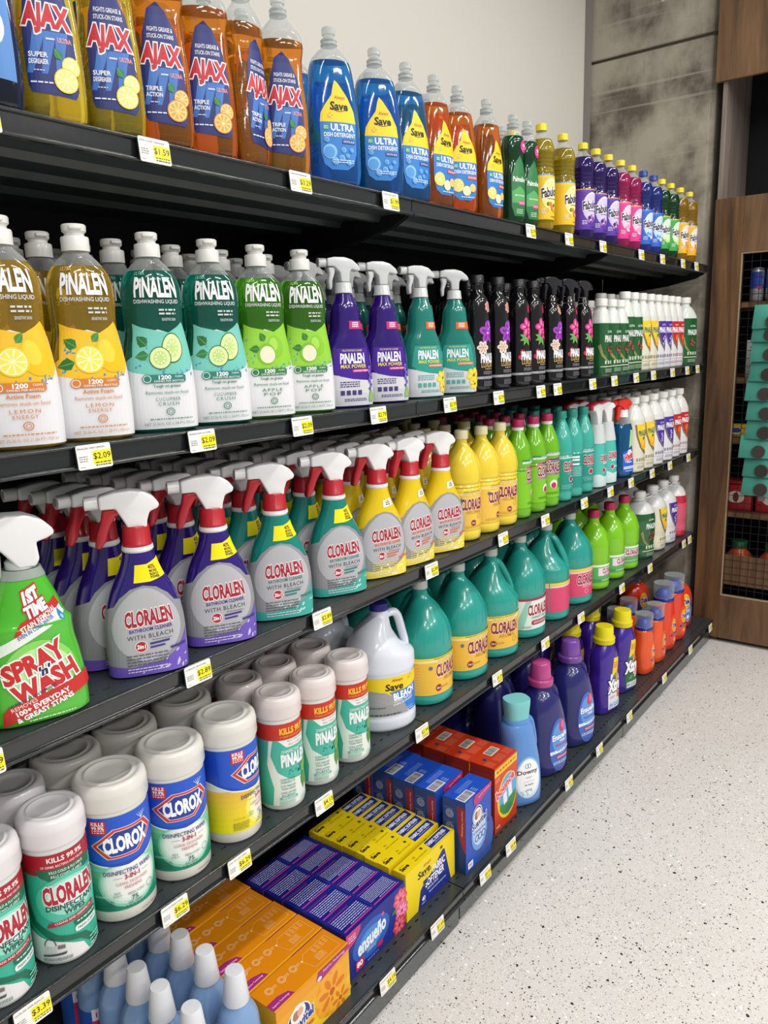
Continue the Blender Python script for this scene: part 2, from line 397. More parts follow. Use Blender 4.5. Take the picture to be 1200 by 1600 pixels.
def concrete():
    m = bpy.data.materials.new('cast_concrete'); m.use_nodes = True; nt = m.node_tree; b = nt.nodes['Principled BSDF']; N = nt.nodes.new; L = nt.links.new
    tc = N('ShaderNodeTexCoord')
    def noise(scale, det, sc3=(1, 1, 1), rot=(0, 0, 0), rough=.6):
        mp = N('ShaderNodeMapping'); mp.inputs['Scale'].default_value = sc3; mp.inputs['Rotation'].default_value = rot; L(tc.outputs['Object'], mp.inputs['Vector'])
        n = N('ShaderNodeTexNoise'); n.inputs['Scale'].default_value = scale; n.inputs['Detail'].default_value = det; n.inputs['Roughness'].default_value = rough; L(mp.outputs[0], n.inputs['Vector']); return n
    n1 = noise(3.2, 8, (1, 1, .8)); r = N('ShaderNodeValToRGB'); e = r.color_ramp.elements
    e[0].position = .40; e[0].color = lin('#605a4e'); e[1].position = .62; e[1].color = lin('#b0a99a'); k = e.new(.5); k.color = lin('#958e80'); L(n1.outputs['Fac'], r.inputs[0])
    n2 = noise(5, 4, (1, .12, 7), (.10, 0, 0)); r2 = N('ShaderNodeValToRGB'); r2.color_ramp.elements[0].position = .60; r2.color_ramp.elements[0].color = (0, 0, 0, 1); r2.color_ramp.elements[1].position = .68; r2.color_ramp.elements[1].color = (.55, .55, .55, 1); L(n2.outputs['Fac'], r2.inputs[0])
    mx = N('ShaderNodeMix'); mx.data_type = 'RGBA'; L(r2.outputs[0], mx.inputs['Factor']); L(r.outputs[0], mx.inputs['A']); mx.inputs['B'].default_value = lin('#b1aa9c')
    n3 = noise(9, 5, (1, 5, .5)); r3 = N('ShaderNodeValToRGB'); r3.color_ramp.elements[0].position = .62; r3.color_ramp.elements[0].color = (0, 0, 0, 1); r3.color_ramp.elements[1].position = .75; r3.color_ramp.elements[1].color = (.5, .5, .5, 1); L(n3.outputs['Fac'], r3.inputs[0])
    m2 = N('ShaderNodeMix'); m2.data_type = 'RGBA'; L(r3.outputs[0], m2.inputs['Factor']); L(mx.outputs['Result'], m2.inputs['A']); m2.inputs['B'].default_value = lin('#4c4840')
    L(m2.outputs['Result'], b.inputs['Base Color']); b.inputs['Roughness'].default_value = .75
    nb = noise(60, 6); bp = N('ShaderNodeBump'); bp.inputs['Strength'].default_value = .3; bp.inputs['Distance'].default_value = .003; L(nb.outputs['Fac'], bp.inputs['Height']); L(bp.outputs[0], b.inputs['Normal'])
    return m
def wood(name, c0, c1, axis=2):
    if name in MATS: return MATS[name]
    m = bpy.data.materials.new(name); m.use_nodes = True; nt = m.node_tree; b = nt.nodes['Principled BSDF']; N = nt.nodes.new; L = nt.links.new
    tc = N('ShaderNodeTexCoord'); mp = N('ShaderNodeMapping'); s = [11, 11, 11]; s[axis] = .9; mp.inputs['Scale'].default_value = s; L(tc.outputs['Object'], mp.inputs['Vector'])
    n = N('ShaderNodeTexNoise'); n.inputs['Scale'].default_value = 1.6; n.inputs['Detail'].default_value = 9; n.inputs['Distortion'].default_value = .9; n.inputs['Roughness'].default_value = .62; L(mp.outputs[0], n.inputs['Vector'])
    r = N('ShaderNodeValToRGB'); r.color_ramp.elements[0].position = .32; r.color_ramp.elements[0].color = lin(c0); r.color_ramp.elements[1].position = .68; r.color_ramp.elements[1].color = lin(c1); L(n.outputs['Fac'], r.inputs[0]); L(r.outputs[0], b.inputs['Base Color'])
    s2 = [90, 90, 90]; s2[axis] = 3; mp2 = N('ShaderNodeMapping'); mp2.inputs['Scale'].default_value = s2; L(tc.outputs['Object'], mp2.inputs['Vector']); n2 = N('ShaderNodeTexNoise'); n2.inputs['Scale'].default_value = 1.5; L(mp2.outputs[0], n2.inputs['Vector'])
    bp = N('ShaderNodeBump'); bp.inputs['Strength'].default_value = .25; bp.inputs['Distance'].default_value = .001; L(n2.outputs['Fac'], bp.inputs['Height']); L(bp.outputs[0], b.inputs['Normal']); b.inputs['Roughness'].default_value = .5
    MATS[name] = m; return m
STEEL = M('charcoal_steel', '#33393b', .32, metal=0, spec=.5, vary=.06, scale=30)
RAIL = M('rail_plastic', '#1f2224', .16, spec=.6, coat=.5, vary=.03)
DARK = M('black_steel', '#141517', .5, spec=.3)

# ------------------------------------------------------------------ room shell
o = MB().box(-3.5, -4.0, -.1, 7.0, 1.9, 0).build('floor', terrazzo()); struct(o)
WALLM = M('painted_wall', '#e6e3da', .8, vary=.02, bump=.08, scale=300)
o = MB().box(-3.5, 1.72, 0, 4.02, 1.86, 4.2).build('wall_back', WALLM); struct(o)
# cast concrete pier closing the run, in two pours with a joint between them
pier = struct(empty('wall_end')); CONC = concrete()
for z0, z1 in ((0, 2.858), (2.872, 4.2)):
    mb = MB(); mb.prism_x([(0, 0)]*3, 0, 0); mb = MB()
    V = []; c = .022
    P = [(4.02+c, 1.09), (4.60, 1.09), (4.60, 1.72), (4.02, 1.72), (4.02, 1.09+c)]
    mb.V = [(x, y, z0) for x, y in P]+[(x, y, z1) for x, y in P]; k = len(P)
    mb.F = [[i, (i+1) % k, k+(i+1) % k, k+i] for i in range(k)]+[list(range(k))[::-1], [k+i for i in range(k)]]
    bevel_build('concrete_pour', mb, CONC, pier, .004, 1, smooth=False)
MB().box(4.032, 1.10, 2.857, 4.59, 1.715, 2.873).build('joint', M('joint_dark', '#4a463f', .9), pier)  # dark strip filling the joint between the two pours, set back a little
MB().box(4.004, 1.688, 1.6, 4.0199, 1.7195, 4.2).build('wall_bead', M('grey_bead', '#8d8b86', .6), pier)
MB().box(4.0195, 1.34, 3.052, 4.0215, 1.352, 3.07).build('tie_patch', M('pale_patch', '#c9c2b4', .9), pier)

# ------------------------------------------------------------------ shelving run
XB = (.305, 1.535, 2.745, 3.965)
LEV = (1.851, 1.394, .983, .56)
YF = 1.068; YBK = 1.575
def deck_mesh(x0, x1, yf, yb, z, name, parent, th=.004):
    """steel deck with a row of real slots near its front edge"""
    V = []; F = []; p = .0305; sl = .013
    def q(a, b, c, d, zz=z): n = len(V); V.extend([(a, c, zz), (b, c, zz), (b, d, zz), (a, d, zz)]); F.append([n, n+1, n+2, n+3])
    ys0, ys1 = yf+.030, yf+.0345
    q(x0, x1, yf, ys0); q(x0, x1, ys1, yb); x = x0
    while x < x1-p:
        q(x, x+p-sl, ys0, ys1)
        a, b = x+p-sl, x+p
        n = len(V); V.extend([(a, ys0, z), (b, ys0, z), (b, ys1, z), (a, ys1, z), (a, ys0, z-.012), (b, ys0, z-.012), (b, ys1, z-.012), (a, ys1, z-.012)])
        F.extend([[n+4, n+5, n+6, n+7], [n, n+1, n+5, n+4], [n+3, n+7, n+6, n+2], [n, n+4, n+7, n+3], [n+1, n+2, n+6, n+5]]); x += p
    q(x, x1, ys0, ys1); me = len(F)
    mb = MB(); mb.box(x0, yf, z-.030, x1, yb, z-.014); n = len(V)  # folded pan below
    V.extend(mb.V); F.extend([[n+i for i in f] for f in mb.F])
    n = len(V); V.extend([(x0, yf, z), (x1, yf, z), (x1, yf, z-.03), (x0, yf, z-.03)]); F.append([n, n+3, n+2, n+1])
    return mk(name, V, F, STEEL, parent)
def rail_prof(yf, z):
    arc = lambda cy, cz, r, a0, a1: [(cy+r*math.cos(math.radians(a0+(a1-a0)*i/6)), cz+r*math.sin(math.radians(a0+(a1-a0)*i/6))) for i in range(7)]
    return [(yf-.0004, z-.0006)]+arc(yf-.0034, z-.0034, .0028, 75, 250)+[(yf-.0014, z-.0072), (yf-.0010, z-.0300)]+arc(yf-.0050, z-.0345, .0030, 110, 290)+[(yf-.0004, z-.0380)]
for si in range(3):
    x0, x1 = XB[si]+.0015, XB[si+1]-.0015
    sec = ('left', 'middle', 'right')[si]
    for li, z in enumerate(LEV):
        s = empty('gondola_shelf'); tag(s, 'charcoal steel shelf, %s row from the top, %s bay of the shelving' % (('top', 'second', 'third', 'fourth')[li] if li else 'first', sec), 'shelf', 'steel shelves of the wall run')
        deck_mesh(x0, x1, YF, YBK, z, 'deck', s)
        MB().prism_x(rail_prof(YF, z), x0, x1).build('price_rail', RAIL, s, True, 50)
        for k, yy in enumerate((1.15, 1.27, 1.40)): MB().prism_x([(yy, z-.0302), (yy+.03, z-.0302), (yy+.024, z-.042), (yy+.006, z-.042)], x0, x1).build('stiffener', STEEL, s)
        for bx in (x0+.002, x1-.005):
            P = [(YF+.006, z-.0302), (YF+.012, z-.040), (YF+.05, z-.058), (1.25, z-.085), (YBK, z-.12), (YBK, z-.0302)]
            MB().prism_x(P, bx, bx+.003).build('bracket', DARK, s)
    s = empty('base_shelf'); tag(s, 'charcoal steel base deck with kick plate, %s bay of the shelving' % sec, 'shelf', 'base decks of the wall run')
    deck_mesh(x0, x1, .951, YBK, .115, 'deck', s)
    MB().prism_x(rail_prof(.951, .115), x0, x1).build('price_rail', RAIL, s, True, 50)
    kz = .004 if si != 1 else .012
    MB().box(x0+.001, .962, kz, x1-.001, .968, .083).build('kick_plate', M('kick_steel', '#6e7274', .17, metal=.75, spec=.6, vary=.07, scale=5), s)
    MB().box(x0, .985, 0, x0+.03, 1.55, .084).build('foot', DARK, s); MB().box(x1-.03, .985, 0, x1, 1.55, .084).build('foot', DARK, s)
    b = empty('gondola_bay'); tag(b, 'black steel uprights and panel behind the shelves, %s bay' % sec, 'shelf frame', 'frames of the wall run')
    MB().box(x0, 1.585, .06, x1, 1.60, 1.86).build('panel', DARK, b)
    for ux in ([x0] if si else [x0])+([x1-.02] if si == 2 else []): MB().box(ux-.012, 1.576, 0, ux+.012, 1.62, 1.87).build('upright', DARK, b)

# price tags
TAGM = M('tag_paper', '#ecebe6', .45)
TAGC = {}
VAGUE = ('DISH SOAP', 'DISH GREEN', 'CLEANER', 'STAIN REMOVER', 'CLORALEN', 'PINALEN', 'GLASS CLEANER', 'DRYER SHEETS', 'SOFTENER', 'DETERGENT', 'PODS', 'BLEACH REG', 'PINALEN LUXURY')
def price_tag(price, title, x, z, yf, label, lean=0):
    key = (price, title)
    if key not in TAGC:
        before = set(bpy.data.objects.keys()); t = empty('price_tag'); W, Hh = .058, .037
        V = []; F = []; P = []
        r = .003
        for cx, cy, a0 in ((W/2-r, -r, 0), (-W/2+r, -r, 90), (-W/2+r, -Hh+r, 180), (W/2-r, -Hh+r, 270)):
            for k in range(4): a = math.radians(a0+30*k); P.append((cx+r*math.cos(a), cy+r*math.sin(a)))
        n = len(P); V = [(x_, -.0012, z_) for x_, z_ in P]+[(x_, 0, z_) for x_, z_ in P]
        F = [[i, (i+1) % n, n+(i+1) % n, n+i] for i in range(n)]+[list(range(n))[::-1], [n+i for i in range(n)]]
        mk('card', V, F, TAGM, t)
        A = face_art((0, -.0012, 0), (1, 0, 0), (0, 0, 1), (0, -1, 0), base=.0002)
        A.rect(-.003, -.031, .0285, -.010, '#f2e51c'); A.text(price, .0125, -.019, .0105, .029, '#151515', b=.01)
        A.text(title, -.004, -.0055, .0028, .046, '#555555') if title not in VAGUE else A.fine(-.026, -.0072, .018, -.0040, 1, '#666666'); A.fine(.0, -.0345, .026, -.0265, 2, '#444444'); A.fine(-.026, -.026, -.012, -.016, 3, '#888888'); A.fine(-.026, -.034, -.018, -.032, 1, '#888888')
        A.build('print', t)
        MB().box(-.030, .0002, -.034, -.0295+.02, .003, -.004).build('holder', DARK, t)
        index_tree(t, [q for q in bpy.data.objects if q.name not in before]); TAGC[key] = t
    else: t = copy_tree(TAGC[key])
    t.location = (x, yf-.0085, z-.001); t.rotation_euler = (math.radians(-6), 0, math.radians(lean)); tag(t, label, 'price tag', 'price tags on the shelf rails')
ORD = ('first', 'second', 'third', 'fourth', 'fifth', 'sixth', 'seventh', 'eighth', 'ninth', 'tenth', 'eleventh', 'twelfth', 'thirteenth', 'fourteenth', 'fifteenth')
TG = [(1.851, YF, 'top', [(.552, '$1.59', 'DISH LEMON'), (.825, '$1.59', 'DISH SOAP ORANGE'), (1.156, '$3.29', 'DISH SOAP'), (1.442, '$1.99', 'ULTRA DISH BLUE'), (2.112, '$2.79', 'DISH GREEN'), (2.374, '$2.79', 'CLEANER'), (2.65, '$2.79', 'CLEANER'), (3.028, '$2.79', 'CLEANER'), (3.275, '$2.79', 'CLEANER'), (3.547, '$2.79', 'CLEANER'), (3.747, '$2.79', 'CLEANER')]),
 (1.394, YF, 'second', [(.664, '$2.09', 'PINALEN DISH LEMON'), (.873, '$2.09', 'PINALEN DISH CUCUMB'), (1.126, '$2.09', 'PINALEN DISH APPL POP'), (1.374, '$2.79', 'PINALEN CLEANER'), (1.672, '$2.79', 'PINALEN CLEANER'), (1.925, '$2.79', 'PINALEN LUXURY'), (2.189, '$2.79', 'PINALEN LUXURY'), (2.308, '$2.79', 'PINALEN LUXURY'), (2.591, '$3.79', 'PINALEN'), (2.793, '$3.79', 'PINALEN'), (3.021, '$3.79', 'PINALEN'), (3.223, '$3.79', 'PINALEN'), (3.473, '$3.79', 'PINALEN'), (3.687, '$3.79', 'PINALEN'), (3.85, '$3.79', 'PINALEN')]),
 (.983, YF, 'third', [(.440, '$3.99', 'STAIN REMOVER'), (.822, '$2.89', 'CLORALEN 1000 BTHRM'), (1.156, '$2.89', 'CLORALEN 1000 BTHRM'), (1.575, '$2.89', 'CLORALEN 1000 MULTI'), (1.952, '$2.75', 'CLORALEN'), (2.232, '$2.89', 'CLORALEN'), (2.543, '$2.75', 'CLORALEN'), (2.788, '$2.89', 'CLORALEN'), (3.006, '$4.79', 'GLASS CLEANER'), (3.258, '$4.79', 'PINALEN'), (3.497, '$4.79', 'PINALEN'), (3.776, '$4.79', 'PINALEN')]),
 (.56, YF, 'fourth', [(.457, '$3.39', 'CLOR DIS WIPE BLEACH'), (.726, '$6.29', 'CLRX DIS FRESH WIPES'), (.882, '$6.29', 'CLRX DIS LEM WIPES'), (1.132, '$4.13', 'WIPES FRESH'), (1.516, '$2.99', 'BLEACH REG'), (1.917, '$5.29', 'CLORALEN'), (2.244, '$5.29', 'CLORALEN'), (2.538, '$5.29', 'CLORALEN'), (2.946, '$4.79', 'CLORALEN'), (3.284, '$6.79', 'PINALEN'), (3.775, '$6.79', 'PINALEN'), (3.869, '$6.79', 'PINALEN')]),
 (.115, .951, 'bottom', [(1.189, '$4.19', 'DRYER SHEETS'), (1.397, '$1.69', 'FABRIC SOFTENER'), (1.637, '$3.59', 'DRYER SHEETS'), (1.785, '$6.49', 'DRYER SHEETS'), (2.189, '$4.79', 'SOFTENER'), (2.45, '$5.79', 'DETERGENT'), (2.75, '$3.79', 'DETERGENT'), (3.172, '$7.79', 'DETERGENT'), (3.552, '$7.79', 'DETERGENT'), (3.891, '$9.79', 'PODS')])]
for z, yf, nm, L_ in TG:
    for i, (x, p, t) in enumerate(L_):
        clear_price = i < {'top': 2, 'second': 5, 'third': 4, 'fourth': 5, 'bottom': 3}[nm]
        price_tag(p, t, x, z, yf, ('price tag reading '+p.replace('$', '')+' dollars, ' if clear_price else 'small white and yellow price tag, ')+'%s from left on the %s shelf rail' % (ORD[i], nm))

# ------------------------------------------------------------------ wood cabinet with wire window
WD = wood('brown_oak', '#3d2818', '#7c5835'); WDH = wood('brown_oak_wide', '#4f3826', '#80603f', 2); WG = wood('grey_oak', '#6b6058', '#978b83')
CX = 3.972
cab = empty('wood_cabinet'); tag(cab, 'tall brown wood cabinet with a wire mesh window at the end of the aisle', 'cabinet')
def board(name, x0, y0, z0, x1, y1, z1, m, par=cab, w=.002): return bevel_build(name, MB().box(x0, y0, z0, x1, y1, z1), m, par, w, 1, smooth=False)
board('stile', CX, .925, .022, CX+.022, 1.050, 2.14, WD); board('stile', CX, .15, .022, CX+.022, .275, 2.14, WD)
board('rail', CX, .275, 1.895, CX+.022, .925, 2.14, WDH); board('rail', CX, .275, .022, CX+.022, .925, .245, WDH)
for a in ((.919, .245, .925, 1.895), (.275, .245, .281, 1.895), (.281, .245, .919, .251), (.281, 1.889, .919, 1.895)): board('edge_band', CX-.0005, a[0], a[1], CX+.0225, a[2], a[3], M('tan_edge', '#9a8468', .5))
board('side_panel', CX+.0225, 1.03, .022, 4.45, 1.05, 3.6, WG); board('side_panel', CX+.0225, .15, .022, 4.45, .17, 3.6, WG)
board('back_panel', 4.43, .17, .03, 4.45, 1.03, 3.6, DARK)
board('top_panel', CX+.0225, .17, 2.12, 4.43, 1.03, 2.14, WD)
board('header_board', CX, .15, 2.64, CX+.02, 1.08, 3.6, WDH)
board('foot', CX+.03, .93, 0, CX+.09, .99, .0219, WD); board('foot', CX+.03, .20, 0, CX+.09, .26, .0219, WD)
for z in (1.675, 1.325, 1.035, .672): board('shelf_board', 4.0, .17, z-.026, 4.43, 1.03, z, WDH)
board('bottom_board', 4.0, .17, .30, 4.43, 1.03, .32, WDH)
board('front_ledge', 4.0, .17, .3205, 4.012, 1.03, .455, WDH)
WIRE = M('mesh_wire', '#2b3034', .35, metal=.6)
y = .915
while y > .285: MB().box(CX+.014, y-.0012, .246, CX+.0165, y+.0012, 1.894).build('wire', WIRE, cab); y -= .0365
z = .285
while z < 1.885: MB().box(CX+.0166, .276, z-.0012, CX+.019, .924, z+.0012).build('wire', WIRE, cab); z += .0365

# ------------------------------------------------------------------ goods inside the cabinet
@kind('drink_can')
def _():
    r = empty('drink_can'); MB().lathe([(.024, 0), (.029, .006), (.031, .012), (.031, .138), (.025, .150)], 20).build('body', M('can_silver', '#b9bcc0', .3, metal=.7), r, True)
    MB().lathe([(.025, .1502), (.026, .153), (.022, .1535), (.021, .1522)], 20).build('lid', M('can_lid', '#c9ccce', .3, metal=.8), r, True)
    B = Body([(0, .031, .031, 2), (.15, .031, .031, 2)]); A = Art(B.S); A.poly([(-.09, .060), (.0, .060), (.0, .135), (-.09, .135)], '#24409a'); A.poly([(.004, .060), (.09, .060), (.09, .135), (.03, .135)], '#24409a'); A.ell(-.010, .062, .012, .009, '#b02a3a'); A.fine(-.03, .015, .02, .05, 5, '#7d8288'); A.build('print', r); return r
for i, yy in enumerate((.868, .800, .732)): put('drink_can', 4.07, yy, 1.675, -40, 'blue and silver drink can on the cabinet top shelf, %s from the left' % ORD[i], 'can', 'drink cans in the cabinet')
@kind('white_carton')
def _():
    r = empty('white_carton'); bevel_build('box', MB().box(-.004, -.05, 0, .05, .05, .175), M('white_card', '#d9d8d4', .5), r, .002, 1)
    A = face_art((-.004, 0, 0), (0, -1, 0), (0, 0, 1), (-1, 0, 0)); A.fine(-.035, .02, .035, .15, 8, '#9a9896'); A.build('print', r); return r
put('white_carton', 4.06, .845, 1.325, 0, 'white carton on the second cabinet shelf behind the wire mesh', 'box')
@kind('snack_pack')
def _():
    r = empty('snack_pack'); bevel_build('wrapper', MB().box(-.02, -.045, 0, .04, .045, .065), M('yellow_film', '#d8b42a', .3), r, .008, 2)
    A = face_art((-.02, 0, 0), (0, -1, 0), (0, 0, 1), (-1, 0, 0)); A.ell(0, .035, .03, .017, '#e8e8f0'); A.ell(0, .035, .024, .011, '#4a4aa0'); A.build('print', r); return r
for i, yy in enumerate((.915, .815, .715)): put('snack_pack', 4.07, yy, 1.035, 0, 'yellow wrapped snack pack on the third cabinet shelf, %s from the left' % ORD[i], 'snack pack', 'snack packs in the cabinet')
@kind('red_tin')
def _():
    r = empty('red_tin'); bevel_build('tin', MB().box(-.03, -.072, 0, .08, .072, .135), M('red_paint', '#a81c26', .35), r, .012, 3)
    bevel_build('lid', MB().box(-.033, -.075, .1351, .083, .075, .150), M('red_paint', '#a81c26', .35), r, .006, 2)
    A = face_art((-.03, 0, 0), (0, -1, 0), (0, 0, 1), (-1, 0, 0)); A.ell(.0, .07, .040, .030, '#cfc6b8'); A.ell(0, .07, .014, .024, '#6e2a20'); A.build('print', r); return r
for i, yy in enumerate((.895, .735)): put('red_tin', 4.07, yy, .672, 0, 'red tin with a pale oval picture in the cabinet, %s from left' % ORD[i], 'tin', 'red tins in the cabinet')
@kind('orange_jar')
def _():
    r = empty('orange_jar'); MB().lathe([(.035, 0), (.06, .012), (.072, .05), (.066, .10), (.05, .13), (.034, .148), (.033, .155)], 24).build('jar', M('orange_jar', '#c2501e', .25), r, True)
    MB().lathe([(.037, .1552), (.038, .16), (.038, .188), (.034, .192)], 24, ribs=1, rd=.0012, rz=(.158, .186)).build('lid', plastic('#1f5a3c'), r, True); return r
for i, yy in enumerate((.875, .72)): put('orange_jar', 4.10, yy, .3205, 0, 'round orange jar with a green lid low in the cabinet, %s from the left' % ORD[i], 'jar', 'orange jars in the cabinet')

# teal packs hanging on a strip in front of the cabinet window
strip = empty('hanging_strip'); tag(strip, 'grey hanging strip in front of the cabinet window', 'display strip')
MB().box(3.896, .735, .76, 3.899, .765, 1.74).build('strip', M('grey_strip', '#7d8283', .4), strip); MB().tube([(3.898, .75, 1.735), (3.91, .75, 1.76), (3.95, .75, 1.76), (3.9705, .75, 1.755)], .0025).build('hook', WIRE, strip, True)
@kind('teal_pack')
def _():
    r = empty('teal_pack'); c = .008
    V = []; P = [(-.085, -.105), (.085, -.105), (.080, 0), (-.080, 0)]
    mb = MB(); mb.V = [(-.022, y, z) if z < -.05 else (-.002, y, z) for y, z in P]+[(-.019, y, z) if z < -.05 else (.001, y, z) for y, z in P]
    mb.F = [[0, 1, 2, 3], [7, 6, 5, 4], [0, 4, 5, 1], [1, 5, 6, 2], [2, 6, 7, 3], [3, 7, 4, 0]]
    bevel_build('card', mb, M('teal_card', '#4a9e8e', .4), r, .002, 1)
    MB().tube([(-.033, 0, -.075), (-.028, 0, -.075), (-.018, 0, -.074), (-.014, 0, -.073)], .029, 16).build('fitting', M('dark_fitting', '#4a4244', .3, metal=.5), r, True)
    return r
for i in range(10): put('teal_pack', 3.893-.002*(i % 2), .753+(.012 if i in (4,) else (.022 if i == 7 else 0)), 1.655 if i < 1 else 1.685-.088*i, (4, -3, 2, -4, 3, 0, -2, 5, -3, 1)[i], 'teal carded fitting on the hanging strip, %s from the top' % ORD[i], 'pack', 'teal packs on the hanging strip')

# ------------------------------------------------------------------ closures
CAPW = plastic('#dcdcd8', .35); RED = plastic('#b3202c', .3); WHITE = plastic('#e4e4e6', .3, .3)
CLEARC = clear('clear_cap', '#e8ecec', .12, .30); FROST = M('frosted_plastic', '#eceff1', .25, trans=.3, coat=.3, vary=0)
def screw(r, h, z, mat, par, name='cap', ribs=True, seg=40, taper=.0, x=0, y=0):
    m = MB(); m.lathe([(r, z), (r, z+h*.12), (r-taper*.3, z+h*.2), (r-taper, z+h*.86), (r-taper-.0015, z+h*.95), (r-taper-.004, z+h), (.002, z+h)], seg, x, y, ribs, .0009, (z+h*.15, z+h*.9)); return m.build(name, mat, par, True, 50)
def flip_cap(z, r, par, mat=None):
    mat = mat or CAPW
    c = MB().lathe([(r, z), (r, z+.019), (r-.001, z+.021), (.002, z+.021)], 28).build('cap', mat, par, True)
    m = MB().lathe([(r*.72, z+.0211), (r*.70, z+.026), (r*.86, z+.029), (r*.88, z+.037), (r*.80, z+.039), (.002, z+.0392)], 28).build('flip_lid', mat, c, True)
    bevel_build('lid_tab', MB().box(-r*.45, -r*1.02, z+.030, r*.45, -r*.5, z+.036), mat, c, .0015, 1); return c
def pull_cap(z, r, par, mat=None):
    mat = mat or CLEARC
    c = MB().lathe([(r, z), (r, z+.002), (r*.93, z+.003), (r*.93, z+.006), (r, z+.007), (r, z+.0095), (r*.9, z+.011), (r*.66, z+.013), (.002, z+.013)], 24).build('cap', mat, par, True)
    MB().lathe([(r*.62, z+.0131), (r*.64, z+.018), (r*.80, z+.020), (r*.82, z+.030), (r*.74, z+.033), (.002, z+.0332)], 24).build('pull_spout', mat, c, True); return c
HEAD = [(-.055, .036), (-.055, .058), (-.030, .0635), (-.004, .065), (.016, .0615), (.032, .051), (.041, .038), (.038, .031), (.024, .0265), (.019, .012), (.0175, 0), (-.013, 0), (-.017, .010), (-.030, .036)]
TRIG = [(-.050, .0355), (-.010, .0355), (-.013, .026), (-.030, .022), (-.040, .006), (-.050, -.020), (-.060, -.032), (-.067, -.029), (-.062, -.004), (-.054, .016)]
HEAD2 = [(-.050, .046), (-.050, .066), (-.03, .070), (0, .070), (.022, .064), (.040, .050), (.046, .038), (.040, .034), (.020, .040), (.014, .030), (.013, .006), (-.012, .006), (-.014, .030), (-.030, .046)]
TRIG2 = [(-.046, .045), (-.024, .045), (-.026, .030), (-.034, .010), (-.036, -.012), (-.044, -.014), (-.046, .008), (-.042, .028)]
def spray_head(z, par, head=None, trig=None, collar=None, cr=.0245, ch=.034, H=HEAD, T=TRIG, nz=.047, nx=-.055, s=1.0, ring=True):
    head = head or WHITE; trig = trig or RED; collar = collar or RED
    c = MB().lathe([(cr, z), (cr, z+.003), (cr-.0008, z+.005), (cr-.002, z+ch-.003), (cr-.004, z+ch), (.002, z+ch)], 44, 0, 0, 1, .0012, (z+.004, z+ch-.002)).build('collar', collar, par, True, 60)
    if ring: MB().lathe([(cr+.0005, z-.010), (cr+.002, z-.007), (cr+.001, z-.001), (cr-.002, z-.0001)], 32).build('neck_ring', WHITE, par, True)
    z2 = z+ch-.004
    h = slab('spray_head', [(x*s, q*s) for x, q in H], .034*s, head, par, .009*s, 3, dz=z2)
    nt = MB(); nt.tube([((nx-.001)*s, 0, z2+nz*s), ((nx-.022)*s, 0, z2+nz*s)], .0118*s, 20); n = nt.build('nozzle', head, h, True)
    q = MB(); q.tube([((nx-.0221)*s, 0, z2+nz*s), ((nx-.0235)*s, 0, z2+nz*s)], .0075*s, 16); q.build('nozzle_insert', M('grey_insert', '#9c9ea0', .4), n, True)
    slab('trigger', [(x*s, q*s) for x, q in T], .020*s, trig, par, .005*s, 2, dz=z2); return h
def decal(B, name, par, fn, **k):
    A = Art(B.S, **k); fn(A); return A.build(name, par)
def citrus_pair(A, u, v, r, kind_='orange'):
    if kind_ == 'orange': A.citrus(u, v, r, '#e88a1a', '#f4a93a', '#fbe3b0')
    else: A.citrus(u, v, r, '#efcf2a', '#f6e27a', '#fdf6d0')

# ------------------------------------------------------------------ dish soap bottles
def soap(prof, fill, lq, art, cap='pull', shell=None, cr=.0165, tr=.84, capm=None, zref=None, lw=1.0):
    r = empty('dish_soap_bottle'); B = Body(prof, zref=zref); top = prof[-1][0]
    B.mesh('filled_body', liquid(lq, tr), r, z1=fill); B.mesh('clear_shoulder', shell or clear('clear_shell', '#eef1f1'), r, z0=fill+.0002, cap=False)
    (pull_cap if cap == 'pull' else flip_cap)(top-.012 if cap == 'pull' else top-.016, cr, r, capm)
    A = Art(lambda u, v, off: B.S(u*lw, v, off)); art(A); A.build('label', r); return r
AJP = [(0, .038, .024, 3), (.004, .044, .029, 3), (.05, .047, .031, 2.8), (.12, .045, .030, 2.6), (.17, .0405, .028, 2.4), (.200, .040, .027, 2.3), (.225, .044, .030, 2.1), (.243, .041, .029, 2.1), (.262, .026, .021, 2), (.276, .0155, .0155, 2), (.291, .015, .015, 2)]
def ajax_art(sub, fr):
    def f(A):
        P = [(-.034, .045), (-.030, .036), (.030, .030), (.036, .040), (.037, .13), (.032, .165), (.012, .198), (-.004, .210), (-.022, .200), (-.034, .165), (-.037, .12)]
        A.poly(P, '#1d2c72')
        for k in range(3): A.poly([(-.034+.02*k, .060), (-.026+.02*k, .060), (-.004+.016*k, .115), (-.022+.016*k, .115)], '#3d74c2', same=k > 0)
        A.text('FIGHTS GREASE &', 0, .171, .0062, .048, '#eef0f6', b=.01); A.text('STUCK-ON STAINS', 0, .161, .0062, .050, '#eef0f6', b=.01)
        A.text('AJAX', -.001, .130, .036, .066, '#c41f30', b=.05, oc='#f4f2f2', ow=.09, rot=-3)
        A.text('ULTRA', .022, .105, .0055, .020, '#d8303c', b=.01, oc='#f0f0f0', ow=.05); A.rect(-.004, .104, .008, .1065, '#c8d4ec')
        A.text(sub[0], -.017, .084, .0062, .026, '#f2f4fa', b=.02); A.text(sub[1], -.017, .075, .0062, .026, '#f2f4fa', b=.02)
        A.fine(-.024, .062, -.010, .066, 1, '#c6cfe8'); A.fine(-.030, .046, .0, .051, 1, '#dfe4f2')
        A.leaf(.014, .080, .016, .012, 120, '#2f8040'); citrus_pair(A, .027, .072, .013, fr); citrus_pair(A, .018, .053, .0165, fr)
    return f
@kind('ajax_lemon')
def _(): return soap(AJP, .232, '#fbe23a', ajax_art(('SUPER', 'DEGREASER'), 'lemon'), lw=.9)
